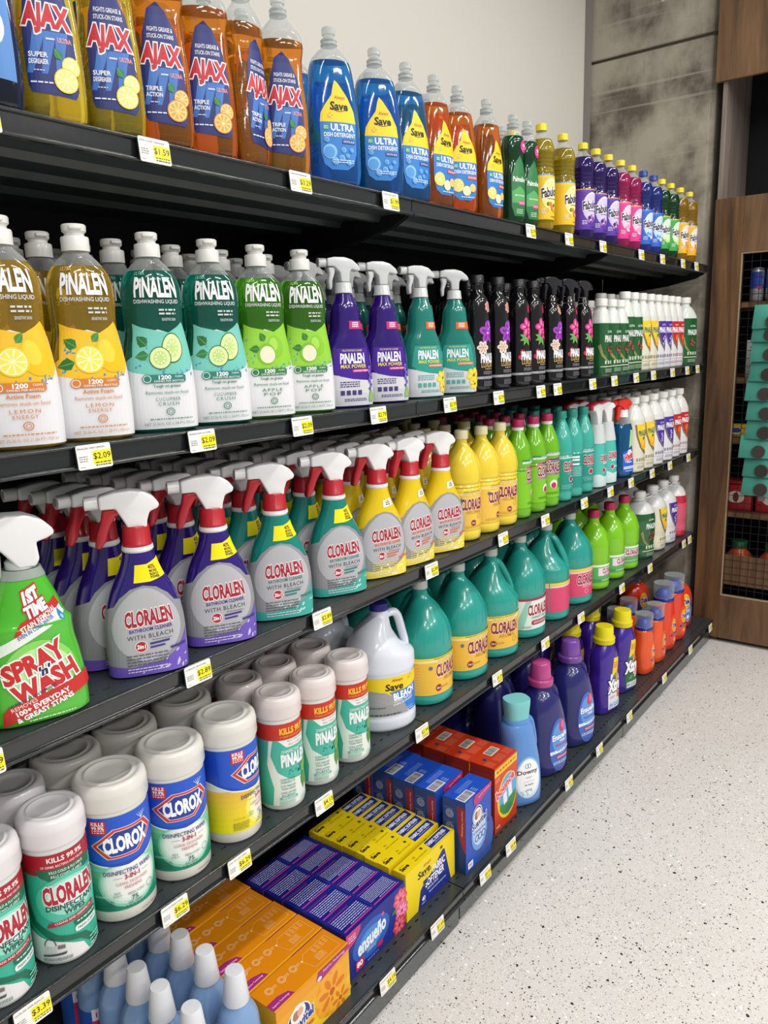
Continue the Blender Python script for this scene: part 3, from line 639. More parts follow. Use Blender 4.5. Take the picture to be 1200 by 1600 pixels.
@kind('ajax_orange')
def _(): return soap(AJP, .232, '#f8962a', ajax_art(('TRIPLE', 'ACTION'), 'orange'), lw=.9)
@kind('navy_soap')
def _():
    def f(A): A.poly([(-.034, .04), (.034, .034), (.036, .14), (.01, .19), (-.02, .18), (-.036, .13)], '#4f86c8'); A.ell(0, .10, .026, .03, '#dfe8f4'); A.fine(-.016, .092, .016, .108, 2, '#1d2c72')
    return soap(AJP, .232, '#1a2452', f)
ULP = [(0, .046, .028, 3), (.004, .053, .033, 3), (.04, .057, .035, 2.8), (.10, .057, .035, 2.6), (.15, .0545, .034, 2.5), (.19, .050, .033, 2.3), (.22, .0455, .031, 2.2), (.24, .039, .028, 2.1), (.256, .025, .021, 2), (.266, .0155, .0155, 2), (.280, .015, .015, 2)]
def ultra_art(blue):
    def f(A):
        A.poly([(-.036, .060), (-.030, .038), (-.016, .028), (.018, .028), (.032, .038), (.040, .062), (.041, .118), (-.037, .118)], '#2f7fd0')
        A.poly([(-.037, .118), (.041, .118), (.038, .140), (.024, .166), (.004, .190), (-.004, .196), (-.008, .186), (-.012, .168), (-.026, .150), (-.035, .135)], '#f2d21c')
        A.text('Always', .006, .163, .009, .024, '#c33a22', b=.02, sh=.2); A.text('Save', .004, .148, .015, .038, '#1d1a18', b=.04, sh=.05); A.arc(.004, .146, .016, .008, 200, 340, .0012, '#1d1a18')
        for k in range(5): A.ell(-.02+.004*(k % 3), .126+.004*(k//2), .0011, .0011, '#1c4a9c', 6, same=k > 0)
        A.text('ULTRA', .010, .108, .0125, .050, '#ffffff', b=.03); A.rect(-.030, .103, -.020, .112, '#3fa76a', r=.002); A.fine(-.029, .104, -.021, .111, 2, '#e8f4ec')
        A.text('DISH DETERGENT', .004, .094, .0078, .066, '#ffffff', b=.015)
        if blue:
            A.rect(.008, .078, .036, .086, '#1d3f8c'); A.text('CRYSTAL BLUE', .022, .082, .004, .024, '#ffffff')
            for u, v, q in ((-.018, .062, .014), (.010, .066, .005), (.018, .055, .004), (.006, .050, .006), (-.008, .044, .007), (.020, .042, .005), (-.024, .084, .005), (.026, .066, .004)): A.ell(u, v, q, q, '#8cc4ee'); A.ell(u-q*.1, v-q*.1, q*.8, q*.8, '#4f9be0', 14)
            A.fine(-.012, .040, .030, .048, 2, '#dcecfa')
        else:
            A.rect(.006, .078, .038, .086, '#d8542a'); A.text('CITRUS SCENT', .022, .082, .004, .028, '#ffffff'); A.citrus(-.020, .062, .016, '#f0c020', '#f4d24a', '#fdf2c0'); A.citrus(.004, .050, .012, '#dfe06a', '#e6e79a', '#fbfbe0'); A.citrus(.022, .058, .010, '#f0a02a', '#f6b95a', '#fde8c0'); A.fine(-.012, .032, .026, .038, 1, '#dcecfa')
    return f
@kind('ultra_blue')
def _(): return soap(ULP, .235, '#1f8eea', ultra_art(True), cr=.017)
@kind('ultra_orange')
def _(): return soap([(p[0], p[1]*.9)+tuple(p[2:]) for p in ULP], .235, '#f07c18', ultra_art(False), cr=.017)
@kind('green_soap')
def _():
    def f(A):
        A.poly([(-.018, .020), (.018, .020), (.027, .045), (.028, .12), (.018, .16), (0, .18), (-.018, .16), (-.028, .12), (-.027, .045)], '#2c7a46'); A.poly([(-.026, .055), (.026, .055), (.026, .085), (0, .10), (-.026, .085)], '#58a85e')
        A.text('Palmolive', 0, .118, .013, .046, '#f2f6f0', b=.02); A.text('ultra strength', 0, .075, .006, .036, '#eaf4e6', b=.01); A.rect(-.004, .050, .022, .062, '#c43a80'); A.fine(-.003, .052, .020, .060, 2, '#f6dcea'); A.fine(-.012, .026, .012, .040, 3, '#d8ecd4')
        A.ell(.018, .205, .017, .017, '#d32f8a'); A.text('99', .018, .207, .009, .014, '#ffffff', b=.03); A.fine(.009, .196, .027, .200, 1, '#f8dcec')
    P = [(0, .030, .022, 2.6), (.004, .035, .026, 2.6), (.06, .037, .028, 2.5), (.13, .036, .027, 2.4), (.17, .031, .026, 2.3), (.2, .035, .027, 2.2), (.22, .034, .027, 2.1), (.24, .026, .022, 2), (.252, .0165, .0165, 2), (.268, .015, .015, 2)]
    return soap(P, .232, '#0f5230', f, cr=.017, tr=.6)
PNP = [(0, .052, .031, 2.8), (.004, .0585, .036, 2.8), (.05, .059, .037, 2.7), (.10, .057, .036, 2.6), (.14, .052, .034, 2.5), (.17, .0475, .032, 2.4), (.20, .0485, .032, 2.3), (.225, .0495, .032, 2.2), (.250, .044, .030, 2.1), (.270, .030, .024, 2), (.284, .0175, .0175, 2), (.300, .0165, .0165, 2)]
def pinalen_dish(cl, cs, mid, pic, flav, dk):
    def f(A):
        H = .115
        top = [(-H, .115), (-.07, .105), (-.045, .125), (-.028, .16), (0, .168), (.03, .160), (.055, .165), (.08, .150), (H, .14)]
        A.poly([(-H, .006)]+top+[(H, .006)], '#dfe0e4')
        A.poly([(-.066, .112), (-.045, .125), (-.046, .178), (-.03, .172), (0, .166), (.02, .163), (.038, .172), (.050, .180), (.062, .165), (.066, .12), (.05, .10), (.02, .09), (-.02, .095), (-.045, .10)], mid)
        A.splash(-.030, .130, .02, .05, '#4f90c8', 12); A.splash(.025, .098, .06, .012, '#4f90c8', 14)
        pic(A)
        A.text('ULTRA', -.028, .257, .0055, .022, cs, b=.01)
        A.text('PiNALEN', .003, .235, .029, .076, '#eceef0', b=.032)
        A.text('DISHWASHING LIQUID', .003, .212, .0072, .080, '#d6dadc', b=.01)
        A.fine(.005, .190, .036, .202, 2, '#cfd4d6', .0028); A.text('SENSITIVE SKIN', .022, .184, .0045, .026, '#d8dcde')
        A.rect(-.020, .082, .036, .095, dk, r=.004); A.ell(-.022, .0885, .0075, .0075, dk, 14); A.ring(-.022, .0885, .0055, .001, '#f0f0f0'); A.text('1200', .004, .0905, .0065, .018, '#ffffff', b=.03); A.text('CLEAN', .025, .0915, .003, .012, '#ffffff'); A.text('DISHES PER BOTTLE', .010, .0845, .003, .044, '#ffffff')
        A.text(flav[0], .006, .076, .0058, .040, dk, b=.02); A.text('Removes stuck-on food', .006, .066, .0054, .062, dk)
        A.text(flav[1], .006, .055, .0056, .036, dk, sp=1.3); A.text(flav[2], .006, .047, .0056, .030, dk, sp=1.3); A.ring(.008, .034, .0058, .0012, dk); A.ring(.008, .034, .003, .0008, dk)
        A.fine(-.022, .0205, .040, .0235, 1, dk, .0016); A.text('NET 25.36 FL OZ (1.58 PT) 750 ml', .006, .0135, .0058, .072, dk, b=-.005)
    def b():
        return soap(PNP, .262, cl, f, cap='flip', cr=.0205, tr=.8, shell=clear('clear_shell', '#eef1f1'))
    return b
def pic_lemon(A):
    A.leaf(-.018, .142, .024, .017, 150, '#2e7a34'); A.leaf(-.022, .120, .026, .018, 195, '#2c7032'); A.leaf(.006, .150, .018, .012, 50, '#3c8a3c')
    A.ell(.030, .130, .021, .027, '#f0bb12', rot=10); A.ell(.026, .136, .012, .018, '#f6cf3c', 14, 10); A.citrus(-.001, .124, .021, '#efd326', '#f4e45a', '#fbf6c8')
def pic_cuc(A): A.leaf(-.020, .142, .024, .018, 140, '#2c6e3a'); A.leaf(-.018, .128, .022, .016, 190, '#38804a'); A.slice(.022, .138, .018, .025, -12); A.slice(.0, .122, .0175, .0185)
def pic_apple(A): A.ell(.020, .136, .017, .021, '#86c22e'); A.ell(.016, .140, .009, .012, '#a4d652', 14); A.ell(.0, .122, .018, .020, '#7ab82a'); A.ell(.002, .121, .0145, .016, '#efe3c8'); A.leaf(-.002, .146, .018, .014, 120, '#2f7a30'); A.leaf(-.012, .132, .020, .014, 180, '#2f7a30')
KINDS['pinalen_lemon'] = pinalen_dish('#efc23a', '#e0b070', '#f0be2c', pic_lemon, ('Active Foam', 'LEMON', 'ENERGY'), '#d0803c')
KINDS['pinalen_cucumber'] = pinalen_dish('#1ba08a', '#6cc0ae', '#74c6b8', pic_cuc, ('Tough on grease', 'CUCUMBER', 'CRUSH'), '#2f7f72')
KINDS['pinalen_apple'] = pinalen_dish('#62c62a', '#9ad05a', '#90cc3a', pic_apple, ('Tough on grease', 'APPLE', 'POP'), '#2f7a44')

# ------------------------------------------------------------------ tall floor cleaner bottles (top shelf)
def fab(body, lab, lab2, stripe, capc, lq, fruit):
    def b():
        r = empty('cleaner_bottle')
        P = [(0, .034, .034, 2), (.006, .040, .040, 2), (.03, .041, .041, 2), (.165, .041, .041, 2), (.176, .038, .038, 2), (.20, .0375, .0375, 2), (.225, .040, .040, 2), (.252, .034, .034, 2), (.270, .019, .019, 2), (.276, .0135, .0135, 2), (.292, .013, .013, 2)]
        B = Body(P, seg=32, zref=.1); B.mesh('filled_body', liquid(lq, .7), r, z1=.258); B.mesh('clear_shoulder', clear('clear_shell', '#eef1f1'), r, z0=.2582, cap=False)
        g = MB()
        for k in range(4): g.lathe([(.037, .178+.012*k), (.0393, .181+.012*k), (.0393, .184+.012*k), (.037, .187+.012*k)], 28)
        g.build('grip_ring', liquid(lq, .7), r, True); screw(.0165, .020, .284, plastic(capc), r)
        def f(A):
            A.rect(-.108, .034, .108, .134, lab); A.rect(-.108, .125, .108, .134, stripe); A.text('2X', -.014, .1295, .005, .008, '#ffffff', b=.02); A.fine(-.006, .1275, .02, .1315, 1, '#ffffff')
            A.ell(.004, .086, .030, .034, lab2, 22); A.arc(.006, .092, .026, .026, 30, 170, .003, '#e8e8f4')
            A.text('Fabuloso', .004, .092, .019, .060, '#2a2438', b=.03, sh=.15, oc='#f4f4f8', ow=.09, rot=9); A.fine(-.010, .075, .026, .079, 1, '#3a3450')
            fruit(A); A.fine(-.026, .045, -.012, .056, 3, '#f0f0f6'); A.fine(.0, .038, .024, .042, 1, '#3a3450')
        A = Art(lambda u, v, off: B.S(u*1.17, (v-.034)*1.36+.030, off), dv=.02); f(A); A.build('label', r); return r
    return b
def dots(cols):
    def f(A):
        for i in range(9): A.ell(.004+random.uniform(-.014, .016), .058+random.uniform(-.008, .010), .0045, .0045, cols[i % len(cols)], 8)
    return f
KINDS['fab_yellow'] = fab(0, '#f0c428', '#f8e890', '#5aa0d8', '#e6cf1e', '#c9b018', dots(['#e87a1c', '#3c7a3a', '#f4a83a']))
KINDS['fab_purple'] = fab(0, '#5a36a8', '#cfc4ec', '#e8a04a', '#e6cf1e', '#3b1c86', dots(['#7a3a9a', '#3a2468', '#b06ab8']))
KINDS['fab_pink'] = fab(0, '#e23a92', '#f8c8e0', '#f0a860', '#e6cf1e', '#d81f78', dots(['#f4a0c8', '#d02a6a']))
KINDS['fab_blue'] = fab(0, '#2f66d0', '#c4dcf8', '#4f8ae0', '#2440a0', '#2a44b4', dots(['#4aa0e8', '#f0f0f8']))
KINDS['fab_green'] = fab(0, '#3aa848', '#d4f0cc', '#e8c83a', '#e6cf1e', '#0c5a30', dots(['#a8e070', '#f0f0c0']))
KINDS['fab_gold'] = fab(0, '#f0b41c', '#e8e0d8', '#9ac0e0', '#e6cf1e', '#c2940c', dots(['#e87a1c', '#c8c0b8']))

# ------------------------------------------------------------------ spray bottles
CSP = [(0, .058, .029, 3), (.005, .065, .034, 3), (.03, .0665, .035, 2.9), (.08, .066, .035, 2.8), (.115, .062, .034, 2.6), (.145, .053, .032, 2.4), (.170, .041, .029, 2.2), (.190, .032, .027, 2.1), (.205, .0275, .0255, 2), (.219, .0245, .0245, 2), (.224, .021, .021, 2)]
def badge_art(badge):
    def f(A):
        if badge == 'y':
            A.poly([(-.022, .166), (.020, .166), (.072, .172), (.080, .204), (.020, .196), (-.022, .196)], '#f2e614'); A.text('40%', .036, .1905, .0074, .026, '#7a1c24', b=.03)
            for k, t in enumerate(('MORE', 'BLEACH', 'POWER')): A.text(t, .038, .1835-.0053*k, .0042, .027, '#26242a', b=.03)
        else:
            A.rect(-.002, .172, .050, .190, '#ece6d8', rot=5); A.text('NO', .024, .186, .0035, .010, '#55444a', b=.03); A.fine(.012, .1745, .034, .184, 2, '#55444a', .0028)
    return f
def clor_spray(col, acc, acc2, badge, sub, subc):
    def b():
        r = empty('spray_bottle'); B = Body(CSP, zref=.08); B.mesh('bottle', plastic(col, .16, .5), r); spray_head(.226, r)
        def f(A):
            H = .163
            A.poly([(-H, .020), (H, .020), (H, .105), (.09, .118), (.058, .128), (-.058, .128), (-.09, .118), (-H, .105)], '#8f9095')
            A.poly([(-.058, .128), (.058, .128), (.050, .142), (.030, .156), (0, .161), (-.030, .156), (-.050, .142)], '#8f9095')
            A.poly([(-H, .004), (H, .004), (H, .026), (.06, .040), (.02, .026), (-.03, .020), (-.06, .024), (-H, .024)], acc)
            A.poly([(.010, .020), (.066, .020), (.070, .075), (.060, .062), (.045, .040)], acc)
            A.ell(0, .093, .058, .064, '#b1b2b7', 30)
            for k in range(16): A.ell(random.uniform(-.02, .066), random.uniform(.008, .040), random.uniform(.002, .006), random.uniform(.001, .003), acc2, 8, random.uniform(0, 90), same=k > 0)
            A.text('CLORALEN', .004, .106, .0255, .079, '#a31f33', b=.035, oc='#efe6e8', ow=.075, rot=2)
            A.text(sub, .006, .0855, .0062, .070, subc, b=.02, rot=2); A.text('WITH BLEACH', .004, .0735, .0078, .074, '#3c3c44', rot=2, sp=1.15)
            A.ell(-.012, .056, .0105, .0105, '#e9dcde', 16); A.ell(-.012, .056, .009, .009, '#b01f34', 16); A.text('2in1', -.012, .056, .0068, .014, '#ffffff', b=.03, sh=.1)
            A.rect(.002, .0585, .034, .062, subc, rot=4); A.fine(.006, .0645, .038, .067, 1, '#55555c'); A.rect(.002, .052, .026, .055, subc, rot=4)
            A.fine(-.036, .022, .030, .044, 4, '#54545e' if badge == 'y' else acc, .0018); A.fine(-.036, .010, .030, .020, 2, '#e0dcea', .0016); A.rect(.034, .046, .062, .050, subc, rot=6)
        decal(B, 'sleeve_print', r, f); decal(B, 'neck_sticker', r, badge_art(badge)); return r
    return b
KINDS['clor_purple'] = clor_spray('#2c1674', '#6a52b8', '#cbc0ee', 'y', 'BATHROOM CLEANER', '#3a2a8c')
KINDS['clor_teal'] = clor_spray('#0f7f76', '#3aa79c', '#b8e4de', 'y', 'BATHROOM CLEANER', '#1c8078')
KINDS['clor_yellow'] = clor_spray('#e3c412', '#ecd84a', '#f8f0b0', 'n', 'MULTIPURPOSE CLEANER', '#d86a3a')
@kind('green_spray')
def _():
    r = empty('spray_bottle')
    B = Body([(0, .064, .034, 3), (.006, .073, .040, 3), (.04, .073, .041, 3), (.09, .068, .040, 2.8), (.135, .0615, .038, 2.6), (.150, .0615, .038, 2.6), (.158, .055, .035, 2.5), (.19, .044, .032, 2.3), (.215, .034, .029, 2.2), (.2355, .026, .024, 2)], zref=.09)
    B.mesh('bottle', plastic('#4db52e', .15, .6), r)
    B.mesh('clear_neck', M('frosted_neck', '#b9c4bc', .25, trans=.4), r, z0=.222, off=.0012)
    G = [(-.062, .018), (-.066, .050), (-.050, .066), (-.015, .074), (.012, .072), (.034, .062), (.048, .046), (.048, .038), (.036, .033), (.022, .030), (.024, .004), (.018, -.006), (-.006, -.006), (-.022, .016), (-.036, .034), (-.050, .034)]
    h = slab('spray_head', G, .046, WHITE, r, .013, 4, dz=.244)
    MB().lathe([(.022, .236), (.022, .246), (.018, .250)], 28).build('collar', FROST, r, True)
    slab('trigger', [(-.050, .036), (-.030, .036), (-.026, .012), (-.028, -.020), (-.036, -.024), (-.040, .006)], .018, FROST, r, .005, 2, dz=.244)
    def f(A):
        A.ell(.002, .085, .052, .045, '#86d060', 26); A.ell(.002, .085, .044, .034, '#b6e69c', 24)
        A.poly([(-.085, .118), (.062, .176), (.066, .163), (-.085, .100)], '#e6ece6')
        A.poly([(-.028, .150), (-.020, .160), (.060, .190), (.064, .176), (-.030, .140)], '#c42a28')
        A.text('1ST', .004, .198, .020, .034, '#ffffff', b=.07, oc='#c42a28', ow=.20, rot=14); A.text('TIME', .010, .178, .017, .044, '#ffffff', b=.05, oc='#c42a28', ow=.18, rot=16)
        A.text('STAIN REMOVAL', .014, .1615, .0082, .072, '#ffffff', b=.02, rot=21); A.text('EVEN IN COLD WATER', .006, .150, .006, .066, '#2c62b4', b=.015, rot=21)
        A.poly([(.052, .172), (.058, .160), (.058, .154), (.053, .151), (.048, .154), (.047, .161)], '#2f78cc'); A.ell(.053, .157, .003, .004, '#8fc0ec', 10)
        A.text('SPRAY', -.006, .098, .028, .090, '#c82a2c', b=.05, oc='#f4f6f0', ow=.10, rot=19, sh=.1); A.text('WASH', .008, .066, .028, .088, '#c82a2c', b=.05, oc='#f4f6f0', ow=.10, rot=19, sh=.1)
        A.text("'n'", .008, .084, .013, .016, '#1c2f62', b=.05, oc='#ffffff', ow=.12, rot=15, sh=.3); A.text('LAUNDRY STAIN REMOVER', -.012, .0475, .0042, .066, '#2a3a6a', b=.01, rot=19)
        A.poly([(-.052, .008), (-.050, .030), (-.044, .036), (.070, .066), (.072, .044)], '#c42a28')
        A.text('REMOVES', -.024, .0365, .0062, .034, '#f2e8e6', rot=17); A.text('100+ EVERYDAY', .000, .0345, .0078, .072, '#ffffff', b=.03, rot=17); A.text('& GREASY STAINS', .002, .0245, .0078, .076, '#ffffff', b=.03, rot=17)
        A.fine(-.02, .008, .04, .012, 1, '#d8f0cc', .0016)
    decal(B, 'sleeve_print', r, f); return r
MXP = [(0, .048, .030, 2.8), (.005, .055, .034, 2.8), (.05, .057, .035, 2.7), (.11, .054, .034, 2.6), (.14, .047, .033, 2.4), (.165, .036, .031, 2.3), (.19, .033, .029, 2.2), (.215, .030, .027, 2.1), (.232, .022, .022, 2), (.242, .0185, .0185, 2)]
def max_spray(col, col2, tr, sub, pic, tagc, dk):
    def b():
        r = empty('spray_bottle'); B = Body(MXP, zref=.08); B.mesh('bottle', M('film_'+col.strip('#'), col, .14, coat=.6, trans=tr), r)
        spray_head(.244, r, FROST, FROST, FROST, .0195, .022, HEAD2, TRIG2, .056, -.050, .80, ring=False)
        def f(A):
            H = .13
            A.poly([(-H, .005), (H, .005), (H, .072), (.04, .058), (.0, .062), (-.03, .070), (-H, .085)], '#cfd0d6'); A.poly([(-.040, .040), (.040, .030), (.040, .005), (-.040, .005)], '#c6c8ce')
            A.poly([(-.04, .128), (.04, .128), (.048, .060), (.0, .062), (-.03, .069), (-.046, .080)], col2)
            A.text('MULTIPURPOSE CLEANER', .0, .123, .0042, .050, '#e8dc3c'); A.text('PiNALEN', .0, .1065, .020, .058, '#eceef4', b=.032); A.text('MAX POWER', .002, .0895, .0078, .060, '#e9d832', b=.02); A.rect(-.002, .0765, .042, .083, tagc, r=.002); A.text(sub, .020, .0797, .0036, .038, '#fff', b=.0) if 0 else A.text(sub, .020, .0797, .0036, .038, '#ffffff')
            A.fine(-.030, .044, .014, .058, 3, dk, .0022)
            for k in range(4): A.rect(-.030+.013*k, .028, -.021+.013*k, .038, dk, same=k > 0)
            A.fine(-.022, .014, .030, .021, 2, dk, .0018); pic(A)
        decal(B, 'sleeve_print', r, f); decal(B, 'neck_sticker', r, lambda A: (A.rect(-.006, .168, .058, .185, tagc), A.fine(.006, .171, .034, .183, 3, '#f6e8f0', .0026))); return r
    return b
def lav(A):
    for k in range(12): A.ell(.040+random.uniform(-.005, .006), .040+.0042*k, .004, .003, ('#5a4aa8', '#7a6ac8')[k % 2], 8, same=False)
    A.leaf(.046, .010, .034, .010, 100, '#7fae5a'); A.leaf(.038, .010, .026, .008, 80, '#8fba6a')
def yel(A): A.flower(.042, .048, .020, '#f2cf20', '#f7e060', 6, '#8a4a1c', 10); A.flower(.046, .026, .016, '#f2cf20', '#f7e060', 6, '#8a4a1c', 40)
KINDS['max_purple'] = max_spray('#2f1078', '#431a94', .15, 'LAVENDER DREAMS', lav, '#c02a72', '#45347a')
KINDS['max_teal'] = max_spray('#1f8f82', '#27998c', .3, 'SUMMER BREEZE', yel, '#e0621c', '#4aa69a')
def luxury(spray, pal):
    def b():
        r = empty('spray_bottle' if spray else 'cleaner_bottle')
        P = [(0, .033, .029, 2.6), (.005, .037, .033, 2.6), (.06, .038, .034, 2.5), (.12, .036, .033, 2.4), (.17, .034, .031, 2.3), (.215, .033, .030, 2.2), (.245, .029, .027, 2.1), (.262, .019, .019, 2), (.270, .0165, .0165, 2)]
        if spray: P = [(p[0]*.93,)+p[1:] for p in P]
        B = Body(P, zref=.1, seg=32); bl = plastic('#0d0c10', .12, .6); B.mesh('bottle', bl, r)
        if spray: spray_head(.252, r, M('smoke_plastic', '#1c1b20', .2, coat=.3), M('smoke_plastic', '#1c1b20', .2, coat=.3), bl, .0185, .020, HEAD2, TRIG2, .056, -.050, .85, ring=False)
        else:
            g = MB().lathe([(.0165, .271), (.0175, .275), (.0165, .279), (.0175, .283), (.0165, .287)], 24).build('neck_thread', bl, r, True); screw(.0195, .022, .288, plastic('#17161a', .4), r)
        def f(A):
            if pal == 'rose':
                A.flower(.008, .158, .030, '#a040b8', '#6a2a94', 5, '#e8a0d0', 20); A.flower(.022, .172, .022, '#8a3cb0', '#c070d8', 5, '#e8a0d0', 60); A.flower(-.012, .118, .018, '#e8d8cc', '#c8a090', 6, '#c89030')
            else:
                A.flower(.004, .172, .027, '#d63a8a', '#f08ab8', 5, '#8a1848', 30); A.flower(.020, .150, .020, '#c02a70', '#e46aa0', 5, '#8a1848')
                for a in (160, 200, 240, 290): A.leaf(.0, .142, .026, .011, a, '#5aa04a', '#9ad080')
                A.ell(-.016, .100, .008, .008, '#b0243c'); A.ell(-.022, .086, .007, .007, '#c03048')
            A.text('PiNALEN', .006, .090, .022, .050, '#e8e8ec', b=.05); A.text('LUXURY', .006, .0715, .013, .048, '#c9a860', b=.02); A.fine(-.006, .058, .022, .0625, 1, '#b8a070', .003)
            A.fine(-.012, .046, .030, .055, 3, '#8a8890', .0016); A.rect(-.060, .034, .060, .0405, '#a9a9ae'); A.text('Multi-Surface Cleaner', .008, .0373, .0038, .044, '#222226'); A.fine(-.010, .014, .024, .028, 4, '#77757c', .0018)
        decal(B, 'sleeve_print', r, f); decal(B, 'blossom_print', r, lambda A: A.flower(.014, .226, .015, '#d8a292', '#b87868', 7, '#c88878') if pal == 'rose' else A.ell(.016, .226, .009, .014, '#b02050', 14, -15)); return r
    return b
KINDS['lux_rose'] = luxury(False, 'rose'); KINDS['lux_pink'] = luxury(False, 'pink'); KINDS['lux_spray_rose'] = luxury(True, 'rose'); KINDS['lux_spray_pink'] = luxury(True, 'pink')
@kind('teal_foam_spray')
def _():
    r = empty('spray_bottle'); B = Body([(0, .038, .032, 2.6), (.006, .043, .036, 2.6), (.06, .044, .037, 2.5), (.12, .042, .035, 2.4), (.16, .037, .033, 2.3), (.2, .030, .028, 2.2), (.235, .024, .024, 2)], zref=.08)
    B.mesh('bottle', plastic('#4bb8ac', .2, .4), r); B.mesh('white_shroud', M('white_translucent', '#dfe4e4', .25, trans=.2), r, z0=.165, off=.0016)
    h = slab('spray_head', [(-.050, .050), (-.050, .066), (-.01, .074), (.02, .070), (.034, .058), (.030, .050), (.016, .046), (.014, -.004), (-.014, -.004), (-.022, .030), (-.034, .048)], .034, WHITE, r, .010, 3, dz=.236)
    slab('trigger_cover', [(-.064, .052), (-.064, .070), (-.02, .081), (.020, .078), (.022, .074), (-.012, .076), (-.050, .067), (-.050, .052)], .030, RED, r, .003, 1, dz=.236)
    def f(A): A.poly([(-.11, .004), (.11, .004), (.11, .03), (.03, .045), (0, .040), (-.03, .052), (-.11, .04)], '#c9dede'); A.text('CLORALEN', .004, .110, .022, .054, '#b0243a', b=.04, oc='#f2f2f4', ow=.10); A.fine(-.008, .086, .020, .093, 1, '#f2f6f6', .005); A.ell(-.004, .066, .010, .010, '#f2f2f4', 14); A.ell(-.004, .066, .0085, .0085, '#b0243a', 14); A.fine(.006, .062, .026, .070, 2, '#f2f6f6', .002)
    decal(B, 'sleeve_print', r, f); return r
@kind('glass_cleaner')
def _():
    r = empty('spray_bottle'); B = Body([(0, .045, .030, 2.8), (.006, .051, .035, 2.8), (.05, .052, .036, 2.7), (.10, .046, .033, 2.5), (.14, .044, .032, 2.4), (.18, .046, .032, 2.3), (.21, .038, .029, 2.2), (.232, .024, .022, 2), (.242, .018, .018, 2)], zref=.07)
    B.mesh('filled_body', liquid('#0b6fb0', .6), r, z1=.212); B.mesh('clear_shoulder', clear('clear_shell', '#eef1f1'), r, z0=.2122, cap=False)
    spray_head(.238, r, plastic('#e03024', .25), plastic('#e03024', .25), plastic('#e8e4e2', .3), .021, .030, [(-.050, .020), (-.050, .040), (-.02, .046), (.018, .044), (.038, .032), (.036, .018), (.020, .012), (.0175, 0), (-.013, 0), (-.016, .010), (-.030, .020)], [(-.048, .019), (-.016, .019), (-.024, .004), (-.034, -.030), (-.046, -.040), (-.050, -.030), (-.046, -.008)], .030, -.050, 1, ring=False)
    def f(A):
        A.poly([(-.034, .020), (.034, .020), (.036, .115), (.0, .112), (-.036, .100)], '#2d62c8'); A.ell(.006, .098, .016, .012, '#ece8f0', 14); A.text('Windex', .002, .084, .024, .060, '#d0283a', b=.05, oc='#f4f4f8', ow=.10, rot=16, sh=.2); A.poly([(.0, .116), (.034, .130), (.034, .180), (.006, .190)], '#a9d89a'); A.fine(-.014, .056, .014, .064, 1, '#ffffff', .005)
        A.rect(-.030, .034, .032, .044, '#e8ecf6', r=.002); A.fine(-.026, .036, .028, .042, 1, '#2d62c8', .003); A.fine(-.02, .023, .02, .029, 1, '#dfe6f6')
    decal(B, 'label', r, f); return r

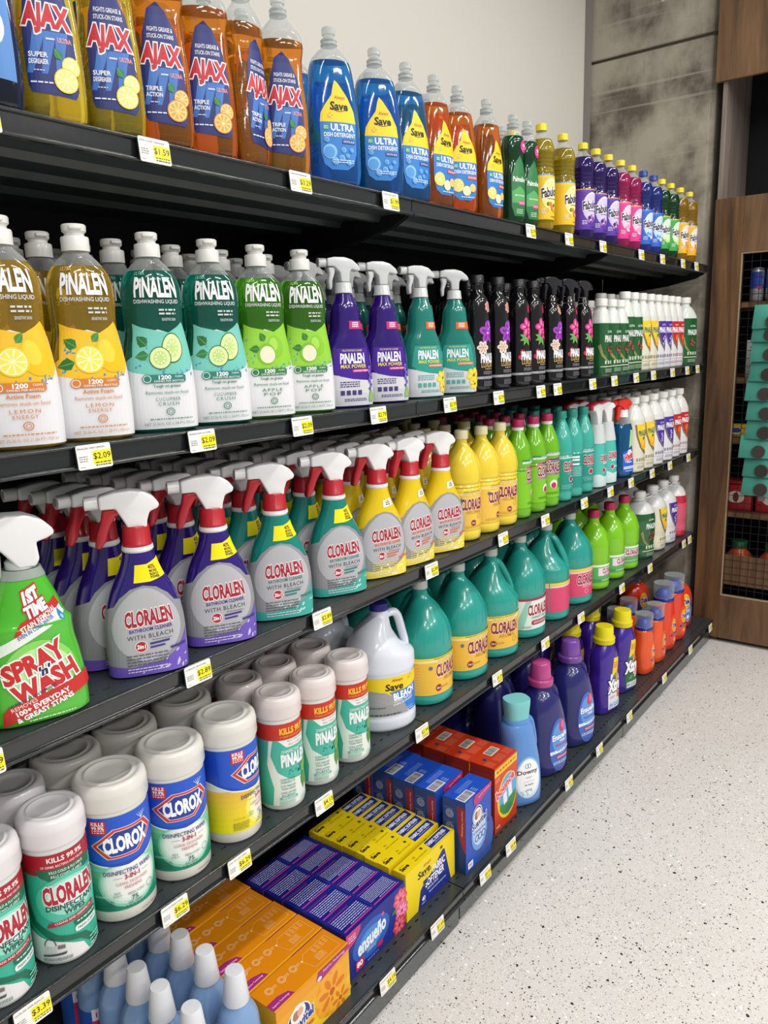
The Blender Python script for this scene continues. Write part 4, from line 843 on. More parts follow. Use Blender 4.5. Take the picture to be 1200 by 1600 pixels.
# ------------------------------------------------------------------ round litre bottles (third shelf)
def litre(col, capc, r0, film, ringc=None, deep=None, kind_='yellow'):
    def b():
        r = empty('bleach_bottle'); k = r0/.05
        P = [(0, .040*k, .040*k, 2), (.005, .047*k, .047*k, 2), (.022, .0495*k, .0495*k, 2), (.030, .0475*k, .0475*k, 2), (.034, .0485*k, .0485*k, 2), (.130, .0485*k, .0485*k, 2), (.145, .0485*k, .0485*k, 2), (.150, .0465*k, .0465*k, 2), (.155, .0495*k, .0495*k, 2), (.160, .047*k, .047*k, 2), (.165, .050*k, .050*k, 2), (.185, .050*k, .050*k, 2), (.215, .045*k, .045*k, 2), (.245, .033*k, .033*k, 2), (.265, .021, .021, 2), (.275, .0165, .0165, 2), (.286, .016, .016, 2)]
        B = Body(P, sub=5, zref=.08); B.mesh('bottle', plastic(col, .18, .4) if not film else M('film_'+col.strip('#'), col, .12, coat=.6, trans=.15), r)
        if ringc: MB().lathe([(.0185, .274), (.0195, .278), (.0185, .284)], 24).build('neck_ring', plastic(ringc), r, True)
        screw(.0195, .024, .284, plastic(capc, .35), r, seg=48)
        def f(A):
            H = PI*.0485*k-.001
            if kind_ == 'yellow':
                A.rect(-H, .034, H, .143, '#e9bf4c'); A.rect(-H, .132, H, .138, '#f3e3a4'); A.rect(-H, .1385, H, .143, '#eacb22'); A.text('LONG LASTING SCENT', -.004, .1407, .0034, .058, '#3a3020', b=.02); A.text('THE POWER OF BLEACH', -.004, .135, .0034, .064, '#7a6a40')
                A.text('CLORALEN', -.003, .106, .029, .074, '#8c2030', b=.035, oc='#f3e8d8', ow=.08); A.text('AROMAS', -.001, .0845, .0105, .052, '#c9962a', b=.01); A.ring(.018, .070, .007, .0012, '#b8902c'); A.ell(-.004, .053, .0085, .0085, '#8c2030', 14); A.text('3in1', -.004, .053, .0048, .011, '#f6e8da', b=.02); A.ell(-.040, .119, .0045, .0045, '#4a6a98', 12); A.fine(-.05, .038, .04, .046, 2, '#caa23c', .0016)
            elif kind_ == 'green':
                A.rect(-H, .034, H, .150, '#7cc420'); A.rect(-H, .186, H, .205, '#58a02c') if 0 else None
                A.rect(-.050, .172, .050, .186, '#f0f4ec'); A.rect(-.050, .1795, .050, .186, '#2c8a50'); A.text('COLOR SAFE', .0, .1828, .004, .044, '#ffffff'); A.fine(-.04, .174, .04, .178, 1, '#6aa83a')
                A.poly([(-.02, .165), (.046, .168), (.050, .150), (-.01, .150)], '#7a2c90'); A.poly([(-.02, .165), (-.045, .150), (-.01, .150)], '#d84a8c')
                A.text('CLORALEN', .0, .134, .028, .070, '#8c2044', b=.035, oc='#f2e8f0', ow=.08); A.text('STAIN REMOVER', .0, .113, .009, .066, '#8c2070', b=.02, oc='#f2e8f0', ow=.05); A.ell(.0, .078, .015, .015, '#f2e4ec', 14); A.ell(.0, .074, .010, .010, '#c0285a', 14); A.rect(.018, .066, .044, .096, '#3c9a3a', r=.002); A.fine(-.030, .044, .02, .052, 2, '#4a7a18', .002)
            elif kind_ == 'teal':
                A.rect(-H, .036, H, .145, '#1f9184'); A.rect(-H, .150, H, .158, '#e8ecec'); A.text('THE POWER OF BLEACH', .0, .154, .004, .060, '#3a5a58'); A.text('CLORALEN', .0, .122, .028, .068, '#a02036', b=.035, oc='#f2e8ea', ow=.08); A.text('BLEACH', .004, .100, .010, .046, '#24504c', b=.02, oc='#e8eeee', ow=.05); A.ell(-.002, .078, .011, .011, '#e8dfe2', 14); A.ell(-.002, .078, .009, .009, '#b0243a', 14); A.fine(-.040, .045, .030, .060, 3, '#8ccac2', .0018)
                for u, v in ((-.075, .065), (-.062, .065), (-.075, .052), (-.062, .052)): A.ring(u, v, .0045, .001, '#e8f0f0')
            elif kind_ == 'tealside':
                A.rect(-H, .036, H, .155, '#1f9184')
                for v in (.140, .115, .130): A.rect(-.050, v, .02, v+.006, '#f0f2f2', same=v != .140)
                A.fine(-.05, .075, .03, .11, 6, '#bfe4de', .0018)
                for u, v in ((-.030, .065), (-.012, .065), (-.030, .048), (-.012, .048)): A.ring(u, v, .006, .0014, '#f0f4f4')
        decal(B, 'label', r, f, dv=.02); return r
    return b
KINDS['litre_yellow'] = litre('#e5cc3c', '#e6dfb4', .0545, False, kind_='yellow')
KINDS['litre_green'] = litre('#74bf16', '#b8285c', .0445, True, '#e8e8e8', kind_='green')
KINDS['litre_teal'] = litre('#3aa898', '#2b8f82', .042, False, kind_='teal')
KINDS['litre_teal_side'] = litre('#3aa898', '#2b8f82', .042, False, kind_='tealside')

# ------------------------------------------------------------------ white shouldered cleaner bottles
def pin_bottle(s, body, art, cr=.0225, hs=1.0, ds=1.12):
    """rounded square bottle with a white bare shoulder over a printed sleeve"""
    def b():
        r = empty('cleaner_bottle'); w = .048*s; d = .036*s*ds
        P = [(0, w*.88, d*.88, 3), (.005*hs, w*.99, d*.98, 3), (.03*hs, w, d, 3), (.10*hs, w, d, 2.8), (.16*hs, w*.98, d, 2.8), (.215*hs, w*.96, d*.98, 2.6), (.236*hs, w*.84, d*.88, 2.4), (.262*hs, cr*1.15, cr*1.15, 2), (.270*hs, cr*.85, cr*.85, 2), (.284*hs, cr*.83, cr*.83, 2)]
        B = Body(P, zref=.1*hs, seg=36); B.mesh('bottle', plastic('#dadbd6' if body != 'green' else '#d4dad4', .25, .3), r)
        B.mesh('sleeve', M('sleeve_'+body, {'white': '#dddde0', 'green': '#1e5a30', 'cream': '#dedac6', 'red': '#b8202c'}[body], .16, coat=.5), r, z0=.004, z1=.212*hs, off=.0006, cap=False)
        screw(cr, .026, .281*hs, plastic('#e2e1dc', .35), r, seg=40)
        decal(B, 'sleeve_print', r, lambda A: art(A, hs), base=.0014); return r
    return b
def swoosh(fill, edge, word, wc, pic, hcol, dk):
    def f(A, hs):
        q = hs; A.poly([(-.010, .198*q), (.046, .198*q), (.048, .070*q), (.020, .078*q), (-.008, .105*q), (-.030, .150*q), (-.038, .198*q)], edge)
        A.poly([(-.030, .198*q), (.050, .198*q), (.052, .085*q), (.024, .090*q), (-.002, .114*q), (-.022, .152*q)], fill)
        A.text('ULTRA', .012, .183*q, .007, .030, hcol, b=.02); A.text('PiNALEN', .010, .162*q, .021*q, .058, wc, b=.034, oc=hcol if wc != '#f2f2f4' else None, ow=.07)
        pic(A, q)
        for k in range(4): A.rect(-.026+.016*k, .048*q, -.017+.016*k, .060*q, dk, same=k > 0)
        A.line([(-.04, .040*q), (.04, .036*q)], .0012, dk); A.fine(-.02, .018*q, .034, .030*q, 3, dk, .0016)
    return f
def p_lemon(A, q): A.ell(.016, .118*q, .018, .022, '#f0a81a', rot=-20); A.ell(.012, .122*q, .010, .012, '#f6c440', 12); A.leaf(.008, .138*q, .018, .012, 20, '#2e7a34')
def p_lav(A, q):
    for k in range(8): A.ell(.014+random.uniform(-.006, .006), .100*q+.005*k, .006, .004, ('#8a78cc', '#c4b8e8')[k % 2], 8)
def p_red(A, q): A.ell(.016, .128*q, .014, .014, '#e0702a'); A.leaf(.016, .098*q, .028, .014, 80, '#5a8a3c')
def p_blank(A, q): pass
KINDS['pin_yellow'] = pin_bottle(.86, 'cream', swoosh('#f2c91c', '#7e7350', 0, '#2c6a34', p_lemon, '#f4e8a0', '#9a9478'))
KINDS['pin_purple'] = pin_bottle(.86, 'white', swoosh('#4a3098', '#6c6474', 0, '#f2f2f4', p_lav, '#d8d0ec', '#8a86a0'))
KINDS['pin_red'] = pin_bottle(.86, 'white', swoosh('#c4262e', '#8a6a52', 0, '#f2f2f4', p_red, '#f6d8c8', '#b08888'))
def green_art(A, hs):
    A.poly([(-.050, .12*hs), (-.036, .08*hs), (-.010, .055*hs), (.02, .045*hs), (.02, .052*hs), (-.008, .065*hs), (-.030, .09*hs), (-.040, .13*hs)], '#8a8a4a')
    A.text('ULTRA', .006, .178*hs, .008, .034, '#dfe8dc', b=.02); A.text('PiNALEN', .006, .150*hs, .022, .060, '#e4e8e4', b=.032)
    for i in range(14): A.ell(.008+random.uniform(-.018, .018), .105*hs+random.uniform(-.018, .018), .0055, .004, ('#8a3a34', '#b05a4c', '#6a2c28')[i % 3], 8)
    for k in range(4): A.rect(-.024+.016*k, .048*hs, -.015+.016*k, .062*hs, '#b8d0ba', same=k > 0)
    A.rect(-.04, .036*hs, .04, .040*hs, '#c4ccb0'); A.fine(-.02, .014*hs, .03, .030*hs, 4, '#b8ccb4', .0016)
KINDS['pin_green'] = pin_bottle(.86, 'green', green_art); KINDS['pin_green_small'] = pin_bottle(.84, 'green', green_art, hs=.88)
KINDS['pin_green_big'] = pin_bottle(1.3, 'green', green_art, cr=.03)
KINDS['pinb_yellow'] = pin_bottle(1.15, 'cream', swoosh('#f2c91c', '#7e7350', 0, '#2c6a34', p_lemon, '#f4e8a0', '#9a9478'), cr=.03, ds=1.2)
KINDS['pinb_purple'] = pin_bottle(1.2, 'white', swoosh('#4a3098', '#6c6474', 0, '#f2f2f4', p_lav, '#d8d0ec', '#8a86a0'), cr=.031, ds=1.2)
KINDS['pinb_red'] = pin_bottle(1.1, 'white', swoosh('#c4262e', '#8a6a52', 0, '#f2f2f4', p_red, '#f6d8c8', '#b08888'), cr=.028, ds=1.2)

# ------------------------------------------------------------------ wipes canisters
def canister(r0, h, lidc, art, name='wipes_canister', white='#e6e3da', lr=None, lk=(.0565, .188)):
    r = empty(name); lz = h-.046
    P = [(0, r0*.93, r0*.93, 2), (.005, r0, r0, 2), (h*.4, r0, r0, 2), (lz+.004, r0, r0, 2)]
    B = Body(P, zref=h*.4, sub=3, seg=56); B.mesh('canister', plastic(white, .3, .2), r)
    L = lr or r0+.003; m = MB().lathe([(L, lz), (L+.001, lz+.004), (L, lz+.0245), (L+.0006, lz+.027), (L-.002, lz+.040), (L-.006, lz+.0452), (L-.011, lz+.0458), (L-.014, lz+.0440), (L*.70, lz+.0436), (L*.66, lz+.0452), (L*.62, lz+.0452), (L*.60, lz+.0436), (L*.3, lz+.0430), (.002, lz+.0430)], 56).build('lid', M('lid_'+lidc.strip('#'), lidc, .24, coat=.3, vary=0, sss=.2), r, True, 60)
    k1, k2 = r0/lk[0], (h-.052)/lk[1]; A = Art(lambda u, v, off: B.S(u*k1, v*k2, off), dv=.05, du=.005); art(A); A.build('label', r); return r
def clorox_art(g0, g1, lower, yellow=False):
    def f(A):
        H = PI*.057-.001; T = .186
        A.grad(-H, .022, H, .105, lower[0], lower[1], 7)
        A.poly([(-H, T), (-H, .125), (-.09, .118), (-.05, .104), (-.02, .098), (.006, .096), (.035, .100), (.07, .112), (.10, .122), (H, .125), (H, T)], '#f4f2ea')
        if not yellow: A.ell(.008, .068, .054, .042, '#8fccb2', 24); A.ell(.008, .069, .050, .038, '#bfe2d2', 24); A.ell(.008, .070, .046, .034, '#dcece2', 24); A.ell(.008, .071, .042, .030, '#f1f2ee', 24)
        else: A.ell(.026, .062, .052, .046, '#f3ea6a', 24); A.ell(.028, .062, .045, .040, '#f5efc0', 24); A.ell(.030, .064, .036, .034, '#f6f3e4', 24)
        A.poly([(-H, T), (-H, .129), (-.09, .122), (-.05, .107), (-.02, .101), (.006, .099), (.035, .103), (.07, .115), (.10, .126), (H, .129), (H, T)], '#1b49b8')
        A.poly([(-.075, T), (-.07, .120), (-.03, .106), (.03, .106), (.07, .122), (.08, T)], '#2257c8')
        hx = lambda k, cu=.006, cv=.139: [(cu-.054*k, cv-.001), (cu-.018*k, cv+.025*k), (cu+.036*k, cv+.024*k), (cu+.052*k, cv+.004), (cu+.018*k, cv-.024*k), (cu-.030*k, cv-.024*k)]
        A.poly(hx(1.04), '#e6dcd8'); A.poly(hx(1.0), '#d03a22'); A.poly(hx(.86), '#e8e4e8'); A.poly(hx(.82), '#1a3f9e')
        A.text('CLOROX', .006, .139, .024, .070, '#ffffff', b=.045, rot=3)
        A.rect(-.048, .158, -.022, .181, '#c42838'); A.text('KILLS', -.035, .1765, .0056, .020, '#ffffff', b=.03); A.text('99.9%', -.035, .1695, .0056, .020, '#ffffff', b=.03); A.fine(-.045, .160, -.025, .1665, 2, '#f4d8da', .0018)
        for a in (60, 75, 90, 105, 120): A.line([A._r((.036, .166), .03, .160, 0), (.036+.018*math.cos(math.radians(a)), .166+.012*math.sin(math.radians(a)))], .0008, '#cfe0f6')
        A.text('DISINFECTING WIPES', .006, .0895, .0072, .080, '#26357a', b=.015); A.text('3-IN-1', .010, .0795, .0078, .024, '#b02c4c', b=.03); A.rect(-.020, .0790, -.006, .0797, '#777777'); A.rect(.026, .0790, .040, .0797, '#777777')
        A.text('CLEANS, DEODORIZES,', .010, .0690, .0054, .054, '#b8405c'); A.text('FRESHENS', .010, .0615, .0054, .028, '#b8405c'); A.text('NEW', -.016, .054, .004, .010, '#4a8a80'); A.text('SCENT!', -.016, .049, .004, .014, '#4a8a80'); A.text('FRESH SCENT', .014, .0490, .0048, .028, '#3a6a60')
        A.text('75', .010, .0405, .0075, .010, '#1f5f54', b=.02); A.text('WET WIPES', .010, .0335, .0042, .022, '#1f5f54'); A.fine(-.006, .0275, .026, .030, 1, '#1f5f54', .0016); A.ring(.038, .050, .006, .0008, '#3a7a6a')
        A.fine(-.052, .027, -.022, .043, 6, '#2c6a58' if not yellow else '#6a6420', .0012); A.text('ALCOHOL-FREE', -.040, .0500, .0032, .022, '#dfeee4' if not yellow else '#8a7a3c')
        A.fine(.020, .0125, .048, .0155, 1, '#555555', .0014)
    return f
@kind('clorox_green')
def _(): return canister(.0592, .258, '#dcdad4', clorox_art(0, 0, ('#12876a', '#7cc8a8')))
@kind('clorox_yellow')
def _(): return canister(.0592, .258, '#dcdad4', clorox_art(0, 0, ('#f0e312', '#e8b840'), True))
def wipe_c_art(A):
    H = PI*.046-.001; T = .184
    A.rect(-H, .008, H, T, '#35b094'); A.rect(-H, .160, H, T, '#a81c2e'); A.rect(-H, .152, H, .160, '#9c1c2c'); A.poly([(-.040, .160), (.050, .160), (.046, .143), (-.020, .140), (-.036, .150)], '#1f6a4c')
    A.text('KILLS 99.9%', .004, .175, .0075, .052, '#f2e6e6', b=.03); A.text('OF GERMS, BACTERIA AND VIRUSES', .0, .1645, .0042, .064, '#f2e0e0', b=.01); A.text('KILLS COLD & FLU VIRUS', .004, .1555, .0042, .050, '#e8f4ee', b=.01); A.text('KILLS COVID-19 VIRUS', .004, .1485, .0042, .046, '#e8f4ee', b=.01)
    A.ell(.006, .108, .052, .040, '#4fc0a4', 26); A.ell(.006, .112, .042, .030, '#9adac6', 24); A.ell(.006, .116, .034, .022, '#cfeae2', 22)
    A.poly([(-.058, .150), (-.062, .110), (-.050, .075), (-.020, .052), (.020, .040), (.046, .010), (.036, .010), (.010, .034), (-.030, .046), (-.058, .068), (-.070, .110), (-.066, .150)], '#1c6a52')
    A.poly([(-.070, .008), (-.070, .060), (-.040, .048), (-.010, .038), (.014, .026), (.022, .008)], '#e2e2e2')
    A.text('CLORALEN', .006, .119, .027, .078, '#b01f36', b=.04, oc='#f4ecec', ow=.08, rot=2); A.text('DISINFECTANT', .006, .0975, .0082, .074, '#15504c', b=.03); A.text('WIPES', .008, .0875, .0082, .030, '#15504c', b=.03)
    A.poly([(-.034, .066), (-.030, .073), (.040, .082), (.040, .073)], '#b01f36'); A.text('CLEANS AND DISINFECTS', .006, .0745, .0036, .056, '#f6e4e6', b=.01, rot=6); A.rect(.004, .060, .044, .069, '#1c6a52', r=.002); A.fine(.008, .062, .042, .067, 1, '#dff0ea'); A.rect(.004, .048, .044, .058, '#e8ecea', r=.004); A.text('FRESH SCENT', .024, .053, .0038, .032, '#1c504c', b=.02)
    A.arc(-.032, .036, .008, .012, 0, 180, .0016, '#55595a'); A.rect(-.040, .024, -.024, .034, '#c6c8c8'); A.poly([(-.044, .021), (-.010, .024), (-.012, .020), (-.044, .018)], '#4a4e50'); A.rect(-.022, .030, -.012, .036, '#77706c'); A.fine(-.044, .010, -.004, .016, 3, '#2c6a58', .001); A.fine(.024, .012, .046, .030, 3, '#cdeee4', .0014)
@kind('clor_wipes')
def _(): return canister(.0495, .257, '#e0dddf', wipe_c_art, white='#dcdcdc', lk=(.046, .188))
def wipe_p_art(A):
    H = PI*.045-.001; T = .186
    A.rect(-H, .012, H, T, '#44b49c'); A.rect(-H, .152, H, T, '#c4301f'); A.text('KILLS 99.9%', .008, .170, .0125, .062, '#f0c020', b=.04); A.text('OF GERMS, BACTERIA AND VIRUSES', .008, .158, .0042, .062, '#f0a030', b=.01)
    A.poly([(-.028, .152), (.040, .152), (.034, .136), (-.012, .136)], '#e8ece8'); A.text('KILLS COLD & FLU', .010, .148, .0038, .038, '#3a5a54', b=.01); A.text('KILLS COVID-19', .010, .141, .0038, .034, '#b03040', b=.01)
    A.poly([(-.046, .152), (-.038, .152), (-.044, .120), (-.032, .085), (-.010, .068), (.045, .060), (.045, .012), (-.044, .012), (-.040, .050), (-.052, .100)], '#dfe6de')
    A.text('DISINFECTANT WIPES', .008, .127, .006, .060, '#e8f4f0', b=.01); A.text('PiNALEN', .008, .108, .024, .062, '#eef2f2', b=.034, oc='#9ac8c0', ow=.08); A.splash(.006, .084, .030, .012, '#3c6a90', 12)
    A.leaf(.022, .070, .040, .022, 60, '#6aa83c', '#a8d070'); A.leaf(.028, .072, .040, .020, -95, '#4f8a34', '#8fc060'); A.leaf(.040, .060, .036, .018, -80, '#7aaa58', '#a8d080')
    for k, (a, b_) in enumerate((('CLEANS AND', 'DISINFECTS'), ('CUTS THROUGH', 'TOUGH GREASE'), ('LONG LASTING', 'SCENT'))): A.text(a, -.012, .068-.014*k, .0042, .030, '#4a8a7c', b=.01); A.text(b_, -.012, .062-.014*k, .0042, .028, '#4a8a7c', b=.01)
    A.rect(-.030, .0255, .006, .0305, '#5ab8a4'); A.text('FRESH SCENT', -.012, .028, .0032, .026, '#f0f6f4', b=.01); A.fine(-.030, .014, .0, .023, 4, '#7ab8a8', .001); A.fine(.014, .014, .036, .022, 3, '#8ac0b0', .001)
@kind('pin_wipes')
def _(): return canister(.0485, .256, '#ded5d3', wipe_p_art, white='#dcdfda', lk=(.045, .190))

# ------------------------------------------------------------------ jugs
def handle_tube(pts, rx, ry, mat, par, seg=12): return MB().tube(pts, rx, seg, ry).build('handle', mat, par, True)
def smooth_path(P, n=5):
    P = [Vector(p) for p in P]; out = []
    for i in range(len(P)-1):
        a, b, c, d = P[max(i-1, 0)], P[i], P[i+1], P[min(i+2, len(P)-1)]
        for k in range(n): t = k/n; out.append(.5*((2*b)+(c-a)*t+(2*a-5*b+4*c-d)*t*t+(3*b-a-3*c+d)*t**3))
    out.append(P[-1]); return out
def gallon(phi, art):
    """teal jug: round base, long sloping shoulder hollowed on the handle side"""
    def b():
        r = empty('bleach_jug'); mt = plastic('#23988c', .22, .35); R0 = .085
        P = [(0, R0*.9, R0*.9, 2.2), (.006, R0, R0, 2.2), (.02, R0*1.01, R0*1.01, 2.2), (.030, R0*.99, R0*.99, 2.2), (.140, R0*.99, R0*.99, 2.2), (.150, R0*1.01, R0*1.01, 2.2), (.178, R0*1.0, R0*1.0, 2.2, 0), (.200, R0*.90, R0*.93, 2.1, -.006), (.232, R0*.67, R0*.74, 2.1, -.013), (.265, R0*.46, R0*.52, 2, -.010), (.298, .0215, .0215, 2, 0), (.312, .0195, .0195, 2, 0)]
        B = Body(P, sub=5, zref=.09, seg=52); bd = B.mesh('bottle', mt, r)
        handle_tube(smooth_path([(.006, 0, .292), (.026, 0, .286), (.046, 0, .256), (.064, 0, .218), (.072, 0, .188), (.066, 0, .168)]), .0125, .0165, mt, r)
        MB().lathe([(.0205, .309), (.0225, .312), (.0225, .3135), (.0205, .3145)], 30).build('neck_ring', mt, r, True); screw(.0225, .022, .3135, plastic('#c9cfca', .35), r, seg=48)
        A = Art(B.S, base=.0004, dv=.01)   # moulded swirl ribs in the shoulder
        for k in range(16):
            u0 = -.24+.030*k; A.line([(u0+.045*t*t, .168+.11*t) for t in [i/8 for i in range(9)]], .0022, '#2aa295', same=k > 0)
        A.build('moulded_ribs', r)
        def f(A):
            H = B.half-.001; art(A, H)
        A = Art(lambda u, v, off: B.pt(B.u2th(u)+math.radians(phi), v, off), dv=.012, base=.0009); f(A); A.build('label', r); return r
    return b
def gal_yellow(A, H):
    A.rect(-H, .032, H, .138, '#e9b93e'); A.rect(-H, .125, H, .131, '#f2dfa6'); A.rect(-H, .131, H, .1385, '#ecd320'); A.text('20% MORE PRODUCT & LONG LASTING SCENT', .0, .1347, .0036, .10, '#3a3020', b=.02); A.text('THE POWER OF BLEACH', .0, .128, .0036, .080, '#7a6a40')
    A.text('CLORALEN', .006, .100, .034, .098, '#8c2030', b=.035, oc='#f3e8d8', ow=.07); A.text('AROMAS', .012, .0735, .0125, .060, '#c08a2a', b=.01); A.ell(-.036, .050, .010, .010, '#8c2030', 16); A.text('3in1', -.036, .050, .006, .014, '#f6e8da', b=.02); A.fine(-.024, .047, .0, .053, 2, '#b08a3a', .0016); A.ring(.040, .056, .008, .0014, '#b8902c'); A.ell(-.060, .110, .0055, .0055, '#5a6a88', 12)
    A.fine(-.16, .045, -.09, .120, 9, '#f0cd70', .0022)
def gal_white(A, H):
    A.rect(-H, .032, H, .138, '#d3e6e0'); A.rect(-H, .130, H, .1385, '#a82a40'); A.poly([(-.09, .032), (-.05, .130), (-.03, .130), (-.06, .032)], '#8ccabc'); A.text('CLORALEN', .006, .098, .034, .098, '#a01f34', b=.035, oc='#f6f2f2', ow=.07); A.text('DISINFECTANT', .006, .072, .0085, .070, '#2c8a80', b=.01); A.rect(-.030, .046, .050, .062, '#a01f34', r=.006); A.fine(-.022, .050, .044, .058, 2, '#f2dfe2', .002); A.fine(-.06, .036, -.03, .044, 2, '#3a6a60')
def gal_pink(A, H):
    A.rect(-H, .032, H, .138, '#d6456f'); A.rect(-H, .129, H, .1385, '#ecd320'); A.rect(-H, .121, H, .128, '#f0c8d4'); A.text('CLORALEN', .006, .096, .034, .098, '#8c2038', b=.035, oc='#f6e8ec', ow=.07); A.text('AROMAS', .010, .070, .0125, .060, '#f0b8c8', b=.01); A.ring(.0, .050, .008, .0014, '#f2c8d8'); A.ell(-.09, .060, .010, .010, '#8c2038', 14); A.fine(-.16, .045, -.10, .118, 9, '#e888a4', .0022)
KINDS['gallon_yellow'] = gallon(-90, gal_yellow); KINDS['gallon_yellow_handle'] = gallon(0, gal_yellow); KINDS['gallon_white'] = gallon(-90, gal_white); KINDS['gallon_pink'] = gallon(-90, gal_pink); KINDS['gallon_pink_handle'] = gallon(200, gal_pink)
@kind('white_jug')
def _():
    r = empty('bleach_jug'); mt = plastic('#d9deea', .25, .35); R0 = .088
    P = [(0, R0*.92, R0*.86, 2.2), (.008, R0*1.0, R0*.92, 2.2), (.03, R0*1.01, R0*.93, 2.2), (.040, R0*.98, R0*.91, 2.2), (.150, R0*.98, R0*.91, 2.2), (.160, R0*1.01, R0*.93, 2.2), (.190, R0, R0*.92, 2.2, 0), (.220, R0*.76, R0*.82, 2.1, -.018), (.250, R0*.56, R0*.62, 2.1, -.018), (.278, R0*.38, R0*.40, 2, -.008), (.295, .023, .023, 2, 0), (.305, .021, .021, 2, 0)]
    B = Body(P, sub=5, zref=.1, seg=52); B.mesh('bottle', mt, r)
    handle_tube(smooth_path([(.012, 0, .286), (.034, 0, .292), (.050, 0, .282), (.062, 0, .240), (.070, 0, .200), (.062, 0, .180)]), .011, .015, mt, r); screw(.0245, .020, .304, plastic('#2a2a86', .3), r, seg=48)
    def f(A):
        H = .24; A.rect(-H, .042, H, .148, '#e6e7ec'); A.rect(-H, .094, H, .148, '#f0cf10'); A.poly([(.010, .108), (H*.5, .120), (H*.5, .044), (.050, .044), (.010, .080), (-.010, .108)], '#2a7ad4'); A.poly([(-.090, .044), (-.090, .092), (-.060, .115), (-.020, .108), (.030, .075), (.046, .044)], '#9a9a9c'); A.fine(-.08, .075, .0, .105, 8, '#b4b4b6', .0012)
        A.text('Always', .012, .138, .010, .032, '#b8371f', b=.02, sh=.2); A.text('Save', .004, .122, .017, .048, '#1d1a18', b=.03, sh=.05); A.arc(.010, .120, .02, .010, 200, 340, .0014, '#1d1a18')
        A.text('BLEACH', .034, .098, .018, .066, '#ffffff', b=.04, rot=8); A.text('CLEANS, REMOVES', .030, .084, .0062, .060, '#eef4fc', b=.02, rot=8); A.text('STAINS, DEODORIZES', .030, .076, .0062, .062, '#eef4fc', b=.02, rot=8); A.fine(.040, .055, .064, .058, 1, '#dfe8f8'); A.fine(.040, .048, .066, .053, 1, '#dfe8f8'); A.fine(-.07, .066, -.02, .071, 1, '#3a3a3c', .002); A.fine(-.08, .046, .02, .052, 1, '#3a3a3c', .003)
        for k in range(8): A.ell(.045+.004*(k % 4), .135+.004*(k//3), .0011, .0011, '#2a6ac0', 6, same=k > 0)
    decal(B, 'label', r, f, dv=.05); return r
@kind('green_large')
def _():
    r = empty('stain_remover_bottle'); R0 = .066
    P = [(0, R0*.86, R0*.86, 2), (.006, R0*.97, R0*.97, 2), (.02, R0, R0, 2), (.030, R0*.97, R0*.97, 2), (.105, R0*.97, R0*.97, 2), (.118, R0, R0, 2), (.17, R0, R0, 2), (.205, R0*.88, R0*.88, 2), (.24, R0*.60, R0*.60, 2), (.262, .023, .023, 2), (.285, .0195, .0195, 2)]
    B = Body(P, zref=.08); B.mesh('bottle', plastic('#7cc21a', .18, .4), r); screw(.0235, .030, .282, plastic('#b42a50', .35), r, seg=48)
    def f(A):
        H = PI*R0*.97-.001; A.rect(-H, .032, H, .102, '#58b052'); A.rect(-H, .094, H, .1025, '#e8f0e0'); A.rect(-H, .032, H, .046, '#3c9a5c'); A.rect(-.055, .058, .055, .090, '#e8d8e4'); A.text('CLORALEN', .0, .077, .020, .072, '#a0204a', b=.035, oc='#f6eef2', ow=.07); A.text('STAIN REMOVER', .0, .060, .006, .060, '#b03a80', b=.02); A.fine(-.04, .035, .04, .044, 2, '#d8f0d0', .002)
    decal(B, 'label', r, f, dv=.05); return r
def big_jug(kind_):
    def b():
        r = empty('cleaner_jug'); R0 = .070; body = {'green': '#1e5a30', 'cream': '#dcd8c0', 'white': '#dcdce2', 'red': '#c22440'}[kind_]
        P = [(0, R0*.88, R0*.8, 2.4), (.006, R0*.98, R0*.9, 2.4), (.04, R0, R0*.92, 2.4), (.07, R0*.95, R0*.88, 2.4), (.10, R0, R0*.92, 2.4), (.17, R0, R0*.92, 2.4), (.205, R0*.93, R0*.88, 2.3), (.235, R0*.70, R0*.72, 2.1), (.252, R0*.42, R0*.46, 2), (.258, .026, .026, 2), (.280, .0225, .0225, 2)]
        B = Body(P, zref=.1, seg=44); B.mesh('bottle', plastic('#d8d9d8', .25, .35), r); B.mesh('sleeve', M('wrap_'+kind_, body, .16, coat=.5), r, z0=.004, z1=.205, off=.0006, cap=False)
        ring_ = MB().lathe([(.024, .2585), (.034, .2590), (.034, .2625), (.024, .263)], 32).build('handle_ring', plastic('#d0d2d2', .3), r, True)
        MB().tube(smooth_path([(.030, 0, .261), (.060, .014, .270), (.078, .0, .276), (.060, -.014, .270), (.030, 0, .261)]), .0035, 8).build('carry_loop', plastic('#d0d2d2', .3), ring_, True); screw(.027, .024, .274, plastic('#dcdcd8', .35), r, seg=44)
        if kind_ == 'green': art = lambda A: green_art(A, 1)
        elif kind_ == 'cream': art = lambda A: (swoosh('#f2c91c', '#7e7350', 0, '#2c6a34', p_lemon, '#f4e8a0', '#9a9478')(A, 1), A.rect(-.14, .008, -.09, .10, '#e8c41a'))
        elif kind_ == 'white': art = lambda A: swoosh('#4a3098', '#6c6474', 0, '#f2f2f4', p_lav, '#d8d0ec', '#8a86a0')(A, 1)
        else:
            art = lambda A: (A.rect(-.12, .03, .02, .17, '#cf4a62'), A.fine(-.11, .035, .01, .165, 14, '#e08a98', .002), A.rect(.04, .04, .09, .16, '#5a9a4a'), A.text('PiNALEN', .065, .12, .018, .045, '#f2f2f4', b=.04))
        decal(B, 'sleeve_print', r, art, base=.0014); return r
    return b
for k_ in ('green', 'cream', 'white', 'red'): KINDS['jug_'+k_] = big_jug(k_)

